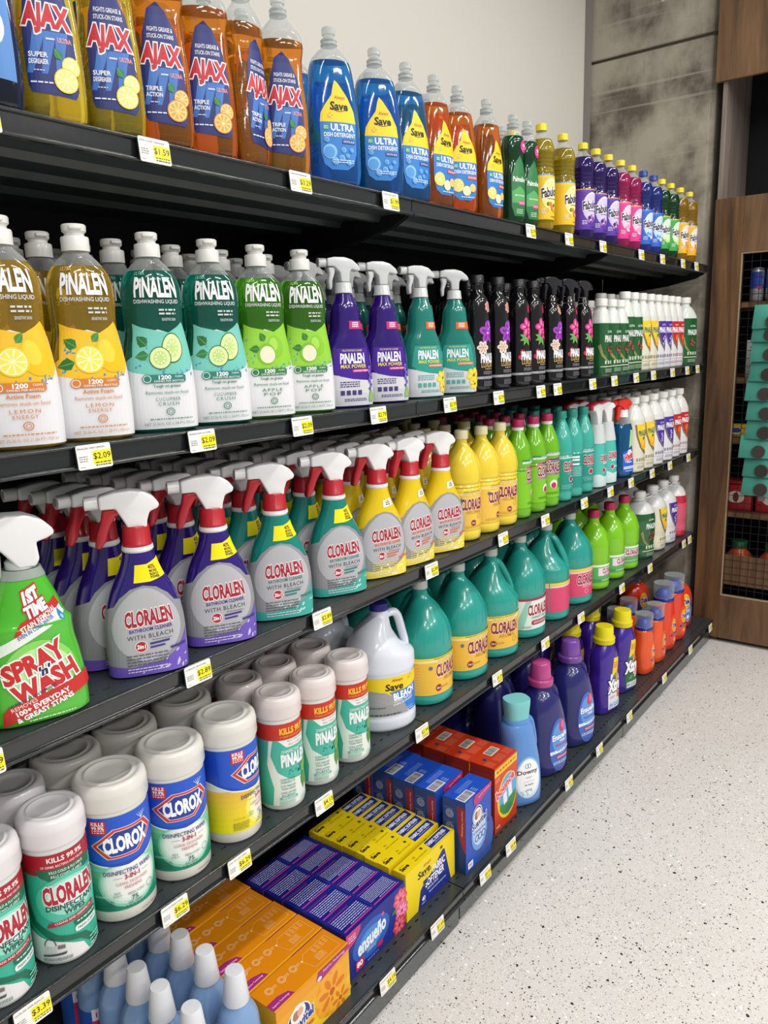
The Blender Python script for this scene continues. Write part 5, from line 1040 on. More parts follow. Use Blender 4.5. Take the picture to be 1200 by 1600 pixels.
# ------------------------------------------------------------------ base deck goods
@kind('blue_softener')
def _():
    r = empty('softener_bottle'); B = Body([(0, .036, .028, 2.6), (.006, .041, .032, 2.6), (.05, .043, .034, 2.5), (.13, .042, .033, 2.4), (.165, .040, .032, 2.3), (.185, .034, .029, 2.1), (.205, .022, .022, 2), (.212, .020, .020, 2)], zref=.08)
    B.mesh('bottle', plastic('#7b9cc8', .22, .3), r)
    MB().lathe([(.0245, .207), (.0250, .209), (.0185, .268), (.0165, .272), (.002, .2725)], 30).build('measuring_cap', plastic('#d9dbe0', .4, 0), r, True)
    def f(A): A.rect(-.12, .010, .12, .125, '#2454b0'); A.rect(-.038, .010, .040, .120, '#d03a62'); A.rect(-.038, .104, .040, .130, '#e9edf6'); A.text('100% MAS', .0, .117, .010, .060, '#c02a4c', b=.03); A.ell(0, .070, .028, .024, '#f0e8ee', 20); A.text('Suavitel', 0, .068, .014, .044, '#2a3a8c', b=.03, sh=.1); A.fine(-.03, .02, .03, .035, 3, '#f4d8e0')
    decal(B, 'label', r, f, dv=.03); return r
def carton(name, W, D, H, col, mats, front, left, top, flap=False):
    """carton standing with its front to the aisle; print on front, left end and top"""
    r = empty(name); bevel_build('carton', MB().box(0, 0, 0, W, D, H), M('card_'+col.strip('#'), col, .4, vary=.05), r, .0012, 1)
    MB().box(-.0004, D*.08, H*.004, -.0001, D*.92, H*.97).build('end_flap', M('card_'+col.strip('#'), col, .4, vary=.05), r)
    if front: A = face_art((0, 0, 0), (1, 0, 0), (0, 0, 1), (0, -1, 0)); front(A, W, H); A.build('front_print', r)
    if left: A = face_art((0, D, 0), (0, -1, 0), (0, 0, 1), (-1, 0, 0), base=.0007); left(A, D, H); A.build('end_print', r)
    if top: A = face_art((0, 0, H), (1, 0, 0), (0, 1, 0), (0, 0, 1)); top(A, W, D); A.build('top_print', r)
    return r
@kind('orange_carton')
def _():
    def front(A, W, H):
        A.grad(0, 0, W, H, '#f2cf2c', '#e89a1c', 5); A.ell(.155, .055, .045, .05, '#e8941c', 22); A.flower(.165, .055, .055, '#f0a81e', '#d8781a', 7, '#c05a14', 15); A.flower(.19, .02, .035, '#f2b42a', '#d8781a', 6, '#c05a14')
        A.poly([(W, H), (.125, H), (.118, H-.018), (.132, H-.026), (W, H-.012)], '#a52c7c'); A.text('Superior Technology', .175, H-.0085, .0065, .070, '#f4dcec', b=.01); A.ell(.128, H-.018, .007, .005, '#f0e4ee', 12)
        A.ell(.062, .070, .036, .032, '#f2efe8'); A.ell(.062, .070, .033, .029, '#24408c'); A.ell(.060, .082, .022, .022, '#f4f2ee'); A.ell(.054, .082, .010, .011, '#b8765a'); A.ell(.066, .084, .009, .010, '#e0b090'); A.text('Suavitel', .066, .058, .020, .078, '#2a3a94', b=.04, oc='#f6f4f0', ow=.09, rot=6, sh=.12); A.text('Complete', .074, .034, .014, .060, '#d85a1c', b=.02, sh=.2)
    def top(A, W, D):
        A.rect(0, 0, W, D, '#e0880e'); A.rect(0, 0, W, .003, '#efb21c'); A.poly([(.0, .008), (.0, .040), (.010, .056), (.022, .060), (.030, .040), (.020, .010)], '#9c2a74') if 0 else A.poly([(0, .004), (.060, .004), (.054, .018), (.030, .026), (0, .026)], '#a52c7c'); A.text('Superior Technology', .028, .012, .0055, .046, '#f4dcec', b=.01)
        for i, u in enumerate((.030, .066, .100)): A.ring(u, .048 if i < 3 else .05, .0085, .0011, '#f6dcae'); A.ring(u, .048, .0055, .0011, '#f6dcae'); A.fine(u+.010, .044, u+.020, .052, 2, '#f6dcae', .0012)
        A.line([(.125, .044), (.140, .058), (.210, .058), (.210, .012), (.132, .012), (.125, .044)], .0008, '#f4cf90'); A.ell(.125, .046, .003, .003, '#f4cf90', 10); A.fine(.150, .018, .176, .036, 5, '#f4cf90', .0012)
        for k in range(4): A.fine(.160+.012*k, .040, .168+.012*k, .055, 4, '#f4cf90', .0012)
    def left(A, D, H): A.rect(0, 0, D, H, '#f0b82a'); A.rect(.008, .01, D-.006, .085, '#b9bed0'); A.fine(.012, .015, D-.010, .080, 8, '#3a4a8a', .002)
    return carton('dryer_sheet_carton', .224, .074, .132, '#e0880e', 0, front, left, top)
@kind('blue_violet_carton')
def _():
    def front(A, W, H):
        A.rect(0, 0, W, H, '#1c2c8c'); A.ell(.09, .06, .070, .045, '#2c62c0', 24); A.ell(.09, .06, .045, .028, '#4f90d8', 22); A.text('ensueño', .092, .062, .034, .105, '#f2f4fa', b=.035, rot=6, sh=.15); A.ell(.135, .092, .005, .006, '#e04a8c', 10)
        A.poly([(0, H), (.052, H), (.050, H-.014), (.030, H-.032), (0, H-.040)], '#c83a74'); A.fine(.008, H-.026, .034, H-.008, 3, '#f6dce8', .002)
        A.flower(.205, .085, .028, '#d8506a', '#f08a9c', 8, '#b02a4a'); A.flower(.210, .050, .026, '#e06a9a', '#f4a4c4', 8, '#b83a70', 20); A.flower(.198, .018, .026, '#c83a50', '#e87a88', 8, '#a02a40'); A.leaf(.188, .070, .022, .012, 200, '#2f7a4a')
        A.rect(.028, .008, .058, .034, '#c8284c', r=.004); A.text('80', .043, .022, .013, .020, '#ffffff', b=.04); A.rect(.110, .016, .130, .030, '#c8284c', r=.005); A.text('SHEETS', .092, .010, .004, .04, '#c8d8f4', sp=1.4); A.fine(.07, .030, .105, .040, 2, '#c8d8f4')
    def top(A, W, D):
        A.rect(0, 0, W, D, '#1a2184')
        for u0, u1 in ((.008, .108), (.116, .214)):
            A.fine(u0+.002, .020, u1-.004, .056, 8 if u0 > .1 else 6, '#dfe2f6', .0019 if u0 < .1 else .0014); A.rect(u0, .008, u1, .012, '#c83a86')
            A.fine(u0+.030, .0135, u1-.004, .0175, 1, '#c4c8e8', .0024); A.rect(u0+.0, .0595, u0+.070, .0612, '#c83a86')
        A.line([(.112, .002), (.112, .063)], .0006, '#5a64b8')
    def left(A, D, H): A.rect(0, H*.62, D, H, '#1a2184'); A.rect(0, 0, D, H*.62, '#c9cacb'); A.line([(.014, 0), (.014, H*.6)], .0012, '#9b9c9e'); A.line([(.030, 0), (.030, H*.55)], .0012, '#9b9c9e'); A.line([(.048, 0), (.048, H*.6)], .0012, '#a6a7a9')
    return carton('dryer_sheet_carton', .224, .0645, .122, '#1a2184', 0, front, left, top)
@kind('yellow_carton')
def _():
    def front(A, W, H):
        A.rect(0, 0, W, H, '#f0d512'); A.text('Always', .094, .112, .011, .036, '#b8371f', b=.02, sh=.2); A.text('Save', .080, .097, .019, .054, '#1d1a18', b=.03, sh=.05); A.arc(.092, .094, .022, .011, 200, 340, .0016, '#1d1a18')
        A.poly([(.050, 0), (.062, .052), (.076, .062), (.125, .078), (.150, .100), (.166, .110), (.176, .108), (.205, .0)], '#1f2f8e'); A.text('FABRIC', .148, .080, .020, .056, '#ffffff', b=.026); A.text('SOFTENER', .128, .056, .020, .086, '#ffffff', b=.026); A.text('REDUCES STATIC', .118, .038, .006, .050, '#e8ecf8', b=.01); A.rect(.074, .058, .096, .072, '#d8c832', r=.003); A.rect(.0745, .0585, .0955, .0715, '#24368e', r=.003)
        A.text('40', .075, .022, .012, .014, '#ffffff', b=.03); A.text('SHEETS', .075, .010, .004, .018, '#ffffff'); A.fine(.10, .022, .18, .028, 1, '#e8ecf8'); A.rect(.155, .116, .166, .124, '#555030')
    def top(A, W, D):
        A.rect(0, 0, W, D, '#f0d512'); A.text('Always', .020, .028, .0045, .020, '#b8371f', b=.02); A.text('Save', .022, .019, .011, .030, '#1d1a18', b=.05, sh=.05); A.text('40', .066, .022, .007, .010, '#7a6c10'); A.text('FABRIC SOFTENER SHEETS', .085, .012, .0042, .056, '#6a5e14'); A.rect(.104, .024, .112, .032, '#4a441c')
        A.poly([(.124, .006), (.130, .034), (.222, .034), (.216, .006)], '#20308e'); A.text('FABRIC SOFTENER', .170, .022, .011, .080, '#ffffff', b=.02); A.fine(.15, .010, .20, .013, 1, '#dfe4f6')
    def left(A, D, H): A.rect(0, 0, D, H, '#f0d512'); A.rect(.006, .03, D-.006, .10, '#24368e'); A.fine(.008, .035, D-.008, .095, 6, '#e8ecf8')
    return carton('softener_sheet_carton', .225, .0375, .134, '#f0d512', 0, front, left, top)
@kind('blue_carton')
def _():
    def front(A, W, H):
        A.rect(0, 0, W, H, '#2350b8'); A.ell(.10, .06, .05, .07, '#2f50a0', 22)
        for k in range(16): A.ring(random.uniform(.08, .13), random.uniform(.01, .11), random.uniform(.005, .010), .0012, '#4a62b0')
        A.ell(.070, .095, .042, .055, '#6f9ade', 22); A.ell(.070, .100, .034, .045, '#b9cff0', 20)
        A.poly([(.048, H), (W, H), (W, H-.014), (.060, H-.034), (.044, H-.028), (.040, H-.012)], '#b8307e'); A.text('Superior Technology', .096, H-.011, .0055, .060, '#f4dcec', b=.01, rot=8)
        A.ell(.060, .152, .026, .026, '#f2f0ee'); A.ell(.060, .152, .0235, .0235, '#24408c'); A.ell(.060, .150, .021, .021, '#f4f2ee'); A.ell(.055, .150, .010, .013, '#9a6a50'); A.ell(.067, .152, .010, .012, '#d8b49a')
        A.text('Suavitel', .070, .126, .020, .078, '#1c2f86', b=.034, oc='#f6f4f6', ow=.09, rot=6, sh=.12); A.text('Complete', .072, .100, .012, .066, '#2350a8', b=.02, sh=.2, oc='#f0f4fa', ow=.05); A.ring(.056, .080, .009, .0025, '#2350a8'); A.ring(.074, .080, .009, .0025, '#2350a8'); A.ring(.092, .080, .009, .0025, '#2350a8')
        A.rect(.008, .010, .034, .030, '#eef0f4', r=.003); A.text('80', .021, .020, .009, .014, '#c83a74', b=.02)
    def top(A, W, D):
        A.rect(0, 0, W, D, '#1f52c4'); A.barcode(.004, .004, .060, .034, '#3a3a48', '#dcdce2'); A.fine(.066, .006, .080, .028, 4, '#dfe6f6', .001); A.line([(.0, .052), (W, .052)], .0008, '#173c98')
        for k in range(4): A.fine(.030, .042+.0042*k-.004, .105, .0455+.0042*k-.004, 1, '#a9c0ee', .0009)
    def left(A, D, H):
        A.rect(0, 0, D, H, '#24407e'); A.rect(0, H*.55, D, H, '#2c4c90'); A.poly([(D-.026, H-.016), (D, H-.016), (D, .060), (D-.012, .085), (D-.024, .130)], '#a82c3e'); A.text('Superior Technology', D-.010, .150, .0062, .076, '#f2d4da', b=.01, rot=-90)
        for k, v in enumerate((.170, .130, .090, .050)): A.ell(.022, v, .012, .012, '#6c7fa8', 18); A.ring(.022, v, .0115, .0015, '#c8d2e4'); A.ring(.022, v, .006, .0012, '#c8d2e4'); A.fine(.006, v+.014, .034, v+.017, 1, '#a9b4cc', .001)
    return carton('dryer_sheet_carton', .137, .071, .214, '#1f52c4', 0, front, left, top)
@kind('red_carton')
def _():
    def front(A, W, H):
        A.grad(0, 0, W, H, '#c83a16', '#d8441a', 4); A.rect(0, H-.030, W, H-.006, '#efc41a'); A.fine(.012, H-.024, W-.01, H-.014, 1, '#b8401c', .006); A.fine(.006, H-.05, .03, H-.036, 2, '#f0b090')
        A.ell(.076, .094, .060, .072, '#f2cf1c', 26); A.ell(.080, .096, .054, .066, '#5fa8e0', 26); A.poly([(.030, .078), (.030, .06), (.05, .040), (.08, .030), (.11, .040), (.130, .068), (.13, .09), (.08, .075)], '#3c8a3a'); A.rect(.052, .070, .074, .108, '#e8ecf2', rot=8); A.rect(.082, .082, .104, .122, '#e8ecf2', rot=8); A.line([(.034, .098), (.128, .140)], .0014, '#8a9aa8')
        A.text('bounce', .062, .132, .026, .108, '#e8483a', b=.05, oc='#f6ece8', ow=.11, rot=16); A.fine(.07, .04, .10, .06, 3, '#2c5ab0'); A.text('160', .020, .016, .008, .020, '#f6d8c8', b=.02)
    def top(A, W, D): A.rect(0, 0, W, D, '#c43a18'); A.barcode(.060, .044, .112, .074, '#2c2c2c', '#cfcfc4'); A.fine(.004, .010, .030, .040, 5, '#e8a088', .001); A.ell(.030, .050, .007, .007, '#2c3a6a', 12); A.fine(.045, .008, .090, .036, 5, '#e8a088', .001); A.fine(.100, .010, .130, .036, 4, '#e8a088', .001)
    def left(A, D, H): A.rect(0, 0, D, H, '#a83218'); A.fine(.012, .05, .060, .190, 16, '#bf6048', .0012)
    return carton('dryer_sheet_carton', .136, .081, .210, '#b83616', 0, front, left, top)
@kind('light_blue_bottle')
def _():
    r = empty('softener_bottle'); mt = plastic('#5b8ed0', .24, .3)
    B = Body([(0, .058, .046, 2.6), (.006, .068, .054, 2.6), (.06, .070, .057, 2.5), (.12, .067, .055, 2.4), (.17, .060, .050, 2.3), (.215, .054, .046, 2.2, -.004), (.255, .050, .043, 2.2, -.008), (.266, .043, .038, 2.2, -.008)], zref=.1); B.mesh('bottle', mt, r)
    handle_tube(smooth_path([(.022, 0, .270), (.040, 0, .262), (.050, 0, .225), (.056, 0, .180), (.052, 0, .150)]), .010, .013, mt, r)
    Body([(.2662, .042, .037, 2.4, -.008), (.274, .042, .037, 2.4, -.008), (.280, .040, .035, 2.3, -.008)]).mesh('collar', mt, r)
    Body([(.2802, .037, .033, 2.6, -.008), (.29, .0375, .0335, 2.6, -.008), (.334, .041, .035, 2.8, -.008), (.340, .040, .034, 2.8, -.008)]).mesh('measuring_cap', plastic('#7cc8c8', .45, 0), r)
    def f(A):
        A.ell(.002, .092, .036, .066, '#7fb0e2', 28); A.ell(.002, .090, .033, .062, '#cfe4f4', 26); A.ell(.002, .094, .029, .055, '#f0f4f6', 26); A.splash(.002, .048, .040, .016, '#6ab4d4', 16); A.text('Downy', .0, .110, .017, .054, '#23262e', b=.025); A.text('SOFT', .002, .094, .005, .016, '#4a4e58'); A.fine(-.012, .080, .016, .083, 1, '#8a9098'); A.text('2x more', .002, .072, .0055, .022, '#3a4050', b=.02); A.arc(-.003, .130, .004, .007, 0, 360, .001, '#23262e'); A.arc(.004, .130, .004, .007, 0, 360, .001, '#23262e'); A.fine(-.006, .052, .010, .058, 2, '#8a9098')
    A = Art(lambda u, v, off: B.S(u*1.35, .100+(v-.095)*1.05, off)); f(A); A.build('label', r); return r
def ens(capc, nm):
    def b():
        r = empty('detergent_bottle'); mt = plastic('#23256a', .22, .4)
        B = Body([(0, .068, .060, 2.6), (.008, .081, .072, 2.6), (.06, .084, .075, 2.5), (.14, .082, .073, 2.4), (.19, .078, .069, 2.3, -.003), (.235, .070, .062, 2.2, -.006), (.268, .056, .052, 2.1, -.006), (.290, .038, .037, 2, -.006), (.302, .0345, .033, 2, -.006)], zref=.1); B.mesh('bottle', mt, r)
        handle_tube(smooth_path([(.030, 0, .290), (.052, 0, .272), (.066, 0, .225), (.074, 0, .180), (.070, 0, .150)]), .012, .016, mt, r)
        cp = M('cap_'+capc.strip('#'), capc, .25, trans=.15, coat=.3)
        MB().lathe([(.040, .302), (.0425, .306), (.0425, .322), (.039, .326)], 40, -.006).build('pour_collar', cp, r, True); MB().lathe([(.0345, .3262), (.0345, .330), (.0315, .376), (.029, .380), (.002, .381)], 44, -.006, 0, 1, .0008, (.332, .374)).build('measuring_cap', cp, r, True, 60)
        A = Art(B.S, base=.0005)
        A.arc(.010, .105, .050, .092, 90, 450, .0022, '#34387e'); A.build('moulded_rim', r)
        def f(A):
            A.ell(.012, .100, .038, .078, '#3f6cc4', 28); A.ell(.014, .120, .032, .046, '#5f98dc', 24); A.ell(.020, .155, .012, .018, '#c03a5c', 14, -20); A.ell(.024, .158, .007, .012, '#e06a84', 12, -20)
            A.text('Ensueño', .012, .128, .016, .060, '#f2f6fc', b=.035, oc='#2a58b0', ow=.06, rot=4, sh=.1); A.text('max', .018, .113, .006, .020, '#f0f4fc', b=.02); A.text('detergente', .016, .102, .009, .046, '#c83a5c' if nm else '#6a5ab8', b=.03); A.poly([(-.024, .078), (.048, .084), (.049, .090), (-.025, .088)], '#eef2f8'); A.ring(-.014, .083, .004, .0008, '#2a58b0'); A.fine(-.004, .084, .038, .088, 1, '#2a4a9a', .003); A.rect(-.006, .062, .042, .072, '#b8305c', r=.003); A.fine(-.002, .064, .038, .070, 2, '#f4dce4', .0018); A.fine(-.014, .046, .036, .056, 2, '#dfe8f8', .0024); A.splash(.012, .034, .04, .016, '#e05a6a' if nm else '#6a4ab0', 10)
        A = Art(lambda u, v, off: B.S(u*1.3, .105+(v-.10)*1.2, off)); f(A); A.build('label', r); return r
    return b
KINDS['ens_pink'] = ens('#c24a90', 1); KINDS['ens_purple'] = ens('#7c4aa8', 0)
def xtra(g):
    def b():
        r = empty('detergent_bottle'); mt = plastic('#3c2090', .2, .4)
        B = Body([(0, .056, .040, 3), (.006, .064, .047, 3), (.05, .065, .048, 2.9), (.13, .063, .047, 2.8), (.16, .058, .044, 2.6), (.20, .060, .045, 2.6), (.235, .055, .043, 2.4), (.262, .042, .038, 2.1), (.276, .033, .033, 2)], zref=.1); B.mesh('bottle', mt, r)
        yl = plastic('#e4d61c', .35, .1); MB().lathe([(.040, .276), (.0415, .280), (.0405, .290), (.042, .294), (.040, .300)], 40).build('pour_collar', yl, r, True); MB().lathe([(.036, .3002), (.036, .304), (.034, .338), (.032, .342), (.002, .343)], 44, 0, 0, 1, .001, (.303, .337)).build('measuring_cap', yl, r, True, 60)
        def f(A):
            A.poly([(-.026, .018), (.052, .018), (.056, .10), (.050, .15), (-.012, .16), (-.028, .10)], '#e6e8ee' if not g else '#2e6e40'); A.poly([(-.006, .150), (.044, .150), (.046, .218), (.004, .222)], '#f2cf14'); A.fine(.006, .178, .036, .204, 3, '#c43a1c', .005)
            for i, c in enumerate(('#d8402c', '#e8a020', '#4aa03c', '#2a7ac0')): A.poly([(.040-.012*i, .172-.006*i), (.052-.012*i, .168-.006*i), (.030-.012*i, .128-.002*i), (.018-.012*i, .134-.002*i)], c)
            A.text('Xtra', .010, .112, .044, .074, '#f6f6f8', b=.06, oc='#181a2a', ow=.11, rot=4, sh=.12)
            if g: A.flower(.040, .080, .022, '#e8c8cc', '#c88a94', 6, '#b06a70'); A.leaf(-.010, .060, .03, .016, 20, '#5a9a5a'); A.leaf(.0, .040, .03, .016, -10, '#4a8a4a')
            else: A.flower(.036, .070, .016, '#e08a5a', '#c05a3a', 5, '#8a3a2a'); A.fine(-.018, .060, .012, .072, 2, '#c87a6a')
            A.rect(-.020, .022, .048, .046, '#cfdcf0' if not g else '#d8e4d8', r=.004); A.text('59', -.010, .034, .010, .014, '#3a5ab0', b=.03); A.fine(.004, .026, .040, .042, 2, '#5a7ab8')
        decal(B, 'label', r, f); return r
    return b
KINDS['xtra_white'] = xtra(0); KINDS['xtra_green'] = xtra(1)
def tide_logo(A, u, v, s, w=1):
    A.ell(u, v, .022*s, .030*s, '#f2b81c', 22); A.ring(u, v, .017*s, .004*s, '#f0781c'); A.ell(u, v, .012*s, .017*s, '#f6d24a', 18); A.text('Tide', u, v, .018*s, .032*s, '#1f2f8e', b=.05, oc='#f4f0e8', ow=.10, rot=6)
def tide(s, col):
    def b():
        r = empty('detergent_bottle'); mt = plastic(col, .2, .4)
        B = Body([(z*s, a*s, b_*s, n) for z, a, b_, n in ((0, .040, .030, 2.6), (.006, .050, .038, 2.6), (.04, .056, .042, 2.5), (.08, .056, .042, 2.4), (.13, .049, .039, 2.3), (.165, .043, .037, 2.2), (.190, .041, .036, 2.1), (.196, .036, .034, 2.1))], zref=.08*s); B.mesh('bottle', mt, r)
        MB().lathe([(.037*s, .1962*s), (.0385*s, .199*s), (.0385*s, .206*s), (.036*s, .208*s)], 36).build('pour_collar', plastic('#232c8a', .25), r, True)
        MB().lathe([(.030*s, .2082*s), (.027*s, .226*s), (.016*s, .240*s), (.004*s, .242*s)], 20).build('pour_spout', plastic('#2c4ab8', .3), r, True)
        MB().lathe([(.0362*s, .2085*s), (.0372*s, .212*s), (.0385*s, .262*s), (.0375*s, .264*s), (.002, .2642*s)], 40).build('clear_cup', clear('cup_plastic', '#eef1f4', .1, .10), r, True)
        def f(A):
            A.ell(.018*s, .082*s, .032*s, .062*s, '#ee6a30' if s < 1.1 else '#e8522c', 26); tide_logo(A, .020*s, .100*s, s*.9); A.poly([(-.008*s, .066*s), (.042*s, .074*s), (.040*s, .066*s), (-.004*s, .058*s)], '#242c80'); A.fine(.004*s, .062*s, .036*s, .067*s, 1, '#e8e4f0', .002); A.ell(.018*s, .044*s, .010*s, .009*s, '#f08a5a', 12); A.flower(.018*s, .044*s, .007*s, '#f4a884', '#f6c4a8', 5)
        decal(B, 'label', r, f); return r
    return b
KINDS['tide_small'] = tide(1.0, '#e65420'); KINDS['tide_big'] = tide(1.20, '#df3f22')
@kind('pods_tub')
def _():
    r = empty('detergent_tub'); mt = plastic('#dc3c1c', .18, .5)
    B = Body([(0, .062, .055, 2.4), (.008, .074, .066, 2.4), (.05, .080, .072, 2.4), (.12, .080, .072, 2.4), (.165, .076, .068, 2.3), (.195, .066, .060, 2.2), (.208, .056, .052, 2.1), (.212, .048, .046, 2)], zref=.1); B.mesh('tub', mt, r)
    MB().lathe([(.046, .2122), (.047, .216), (.044, .221), (.002, .222)], 40).build('lid', mt, r, True)
    A = face_art((0, 0, .222), (1, 0, 0), (0, 1, 0), (0, 0, 1)); A.ell(0, 0, .036, .034, '#c9ccd4', 24); A.ell(0, 0, .029, .027, '#2a3a86', 24); A.text('Tide', 0, 0, .016, .036, '#e8eaf2', b=.04); A.build('lid_label', r)
    def f(A): A.ell(.0, .105, .044, .074, '#24408e', 26); A.ell(.012, .08, .03, .046, '#5a84c8', 22); tide_logo(A, -.004, .140, 1.3); A.text('PODS', .002, .092, .015, .040, '#f0f2fa', b=.03); A.ell(-.012, .062, .010, .010, '#e0642c'); A.ell(.010, .060, .010, .010, '#e8ecf6'); A.fine(-.02, .036, .02, .046, 2, '#d8e0f4', .0024)
    decal(B, 'label', r, f); return r

# ------------------------------------------------------------------ stocking the shelves
Z1, Z2, Z3, Z4, Z5 = .0+1.8515, 1.3945, .9835, .5605, .1155
DEPTH = ('front row', 'second row back', 'third row back', 'fourth row back', 'fifth row back', 'sixth row back')
def rows(k, cols, y0, dy, z, desc, cat, group, n=2, colname=None, jit=.003, rotj=3, dx=0, back=.3, gap=.012):
    """cols: (x, rot[, rows[, kind]]); every column is stocked back to back"""
    for ci, c in enumerate(cols):
        x, rot = c[0], c[1]; nn = c[2] if len(c) > 2 else n; kk = c[3] if len(c) > 3 else k
        cw = '' if len(cols) == 1 else (('left', 'right')[ci]+' column' if len(cols) == 2 else ('left', 'middle', 'right')[ci]+' column' if len(cols) == 3 else ORD[ci]+' column')
        if colname: cw = colname[ci]
        for q in range(nn):
            put(kk, x+(random.uniform(-jit, jit) if q else 0)+dx*q, y0+dy*q+(gap if q else 0), z, rot*(back if q else 1)+(random.uniform(-rotj, rotj) if q else 0), '%s%s, %s' % (desc, ', '+cw if cw else '', DEPTH[q]), cat, group)
# top shelf
rows('navy_soap', [(.595, -20)], 1.108, .07, Z1, 'navy blue dish soap bottle at the left edge', 'bottle', 'navy dish soap', n=1)
rows('ajax_lemon', [(.692, -26), (.794, -28)], 1.108, .075, Z1, 'yellow lemon dish soap bottle on the top shelf', 'bottle', 'yellow dish soap on the top shelf', n=2)
rows('ajax_orange', [(.889, -30), (.985, -30), (1.078, 12), (1.172, -34)], 1.108, .082, Z1, 'orange dish soap bottle with blue label on top shelf', 'bottle', 'orange dish soap on the top shelf', n=2, back=.8)
rows('ultra_blue', [(1.322, -30), (1.472, -34), (1.589, -16)], 1.114, .092, Z1, 'bright blue dish soap bottle with yellow drop label', 'bottle', 'blue dish soap on the top shelf', n=2, back=.9)
rows('ultra_orange', [(1.702, -8), (1.808, -26), (1.955, -6)], 1.112, .085, Z1, 'amber dish soap bottle with yellow drop label', 'bottle', 'amber citrus dish soap on the top shelf', n=2, back=.8)
rows('green_soap', [(2.092, -16), (2.178, -14)], 1.105, .07, Z1, 'dark green dish soap bottle with round pink sticker', 'bottle', 'green dish soap on the top shelf', n=2)
for k, cols, d in (('fab_yellow', (2.284, 2.436), 'clear yellow'), ('fab_purple', (2.592, 2.700, 2.812), 'purple'), ('fab_pink', (2.930, 3.046), 'pink'), ('fab_blue', (3.172, 3.290), 'blue, blue capped'), ('fab_green', (3.392, 3.510), 'green'), ('fab_gold', (3.640, 3.775), 'golden yellow')):
    rows(k, [(x, -16+random.uniform(-6, 6)) for x in cols], 1.112, .085, Z1, d+' floor cleaner bottle on the top shelf', 'bottle', d+' cleaner on the top shelf', n=2)
# second shelf
D2 = 'bottles on the second shelf'
rows('pinalen_lemon', [(.585, -26), (.705, -26)], 1.112, .088, Z2, 'yellow lemon dishwashing bottle with white lower label', 'bottle', 'lemon dishwashing '+D2, n=4)
rows('pinalen_cucumber', [(.835, -28), (.962, -30)], 1.112, .088, Z2, 'teal cucumber dishwashing bottle with white lower label', 'bottle', 'cucumber dishwashing '+D2, n=4)
rows('pinalen_apple', [(1.079, -28), (1.200, -32)], 1.112, .088, Z2, 'green apple dishwashing bottle with white lower label', 'bottle', 'apple dishwashing '+D2, n=4, back=.8)
rows('max_purple', [(1.335, -26), (1.472, -30)], 1.112, .092, Z2, 'purple multipurpose spray bottle with clear trigger', 'spray bottle', 'purple sprays on the second shelf', n=4)
rows('max_teal', [(1.628, -24), (1.785, -44)], 1.112, .092, Z2, 'sea green multipurpose spray bottle with clear trigger', 'spray bottle', 'sea green sprays on the second shelf', n=4)
rows('lux_rose', [(1.895, -12), (2.008, -12)], 1.108, .085, Z2, 'black bottle with rose and orchid print', 'bottle', 'black orchid '+D2, n=3)
rows('lux_pink', [(2.135, -14), (2.230, -10)], 1.108, .085, Z2, 'black bottle with pink lily print', 'bottle', 'black lily '+D2, n=3)
rows('lux_spray_rose', [(2.360, -16)], 1.108, .085, Z2, 'black spray bottle with orchid print and black trigger', 'spray bottle', 'black orchid sprays', n=3)
rows('lux_spray_pink', [(2.490, -16), (2.612, -12)], 1.108, .085, Z2, 'black spray bottle with pink lily print', 'spray bottle', 'black lily sprays', n=3)
rows('pin_green_small', [(2.775, -6), (2.868, -10), (2.952, -8)], 1.108, .075, Z2, 'small dark green cleaner bottle with white cap', 'bottle', 'small green cleaner '+D2, n=2)
rows('pin_green', [(2.78, -6, 1), (2.93, -8, 1)], 1.275, .09, Z2, 'tall dark green cleaner bottle behind the small ones', 'bottle', 'tall green cleaner behind the small ones', n=1)
rows('pin_green', [(3.035, -18), (3.126, -16)], 1.118, .085, Z2, 'tall dark green cleaner bottle with pine cone print', 'bottle', 'tall green cleaner '+D2, n=2)
rows('pin_yellow', [(3.215, -16), (3.312, -12)], 1.116, .085, Z2, 'white cleaner bottle with yellow lemon print on the second shelf', 'bottle', 'lemon cleaner '+D2, n=2)
rows('pin_purple', [(3.402, -16), (3.490, -14)], 1.116, .085, Z2, 'white cleaner bottle with purple lavender print on the second shelf', 'bottle', 'lavender cleaner '+D2, n=2)
rows('pin_red', [(3.578, -16), (3.664, -14)], 1.116, .085, Z2, 'white cleaner bottle with red print on the second shelf', 'bottle', 'red cleaner '+D2, n=2)
rows('pin_green_big', [(3.800, -24)], 1.120, .10, Z2, 'large dark green cleaner bottle at the far end of the second shelf', 'bottle', 'large green cleaner bottles', n=2)
# third shelf
rows('green_spray', [(.365, -20), (.556, -17)], 1.110, .09, Z3, 'bright green stain remover spray bottle with big white head', 'spray bottle', 'green stain remover sprays', n=1)
D3 = 'sprays on the third shelf'
rows('clor_purple', [(.758, -30, 4), (.924, -30, 5)], 1.108, .073, Z3, 'purple bathroom spray bottle with red trigger', 'spray bottle', 'purple bathroom '+D3, dx=-.006)
rows('clor_teal', [(1.086, -32, 5), (1.268, -26, 5)], 1.108, .073, Z3, 'teal bathroom spray bottle with red trigger', 'spray bottle', 'teal bathroom '+D3, dx=-.004)
rows('clor_yellow', [(1.425, -24, 5), (1.560, -10, 5), (1.700, -20, 5)], 1.108, .073, Z3, 'yellow multipurpose spray bottle with red trigger', 'spray bottle', 'yellow multipurpose '+D3, dx=.002)
rows('litre_yellow', [(1.838, -16), (1.948, 8), (2.058, -22)], 1.128, .112, Z3, 'opaque yellow litre bleach bottle', 'bottle', 'yellow litre bleach bottles', n=4)
rows('litre_green', [(2.162, 25), (2.268, 4), (2.368, -28)], 1.122, .09, Z3, 'lime green litre bottle with pink cap', 'bottle', 'lime green litre bottles', n=4)
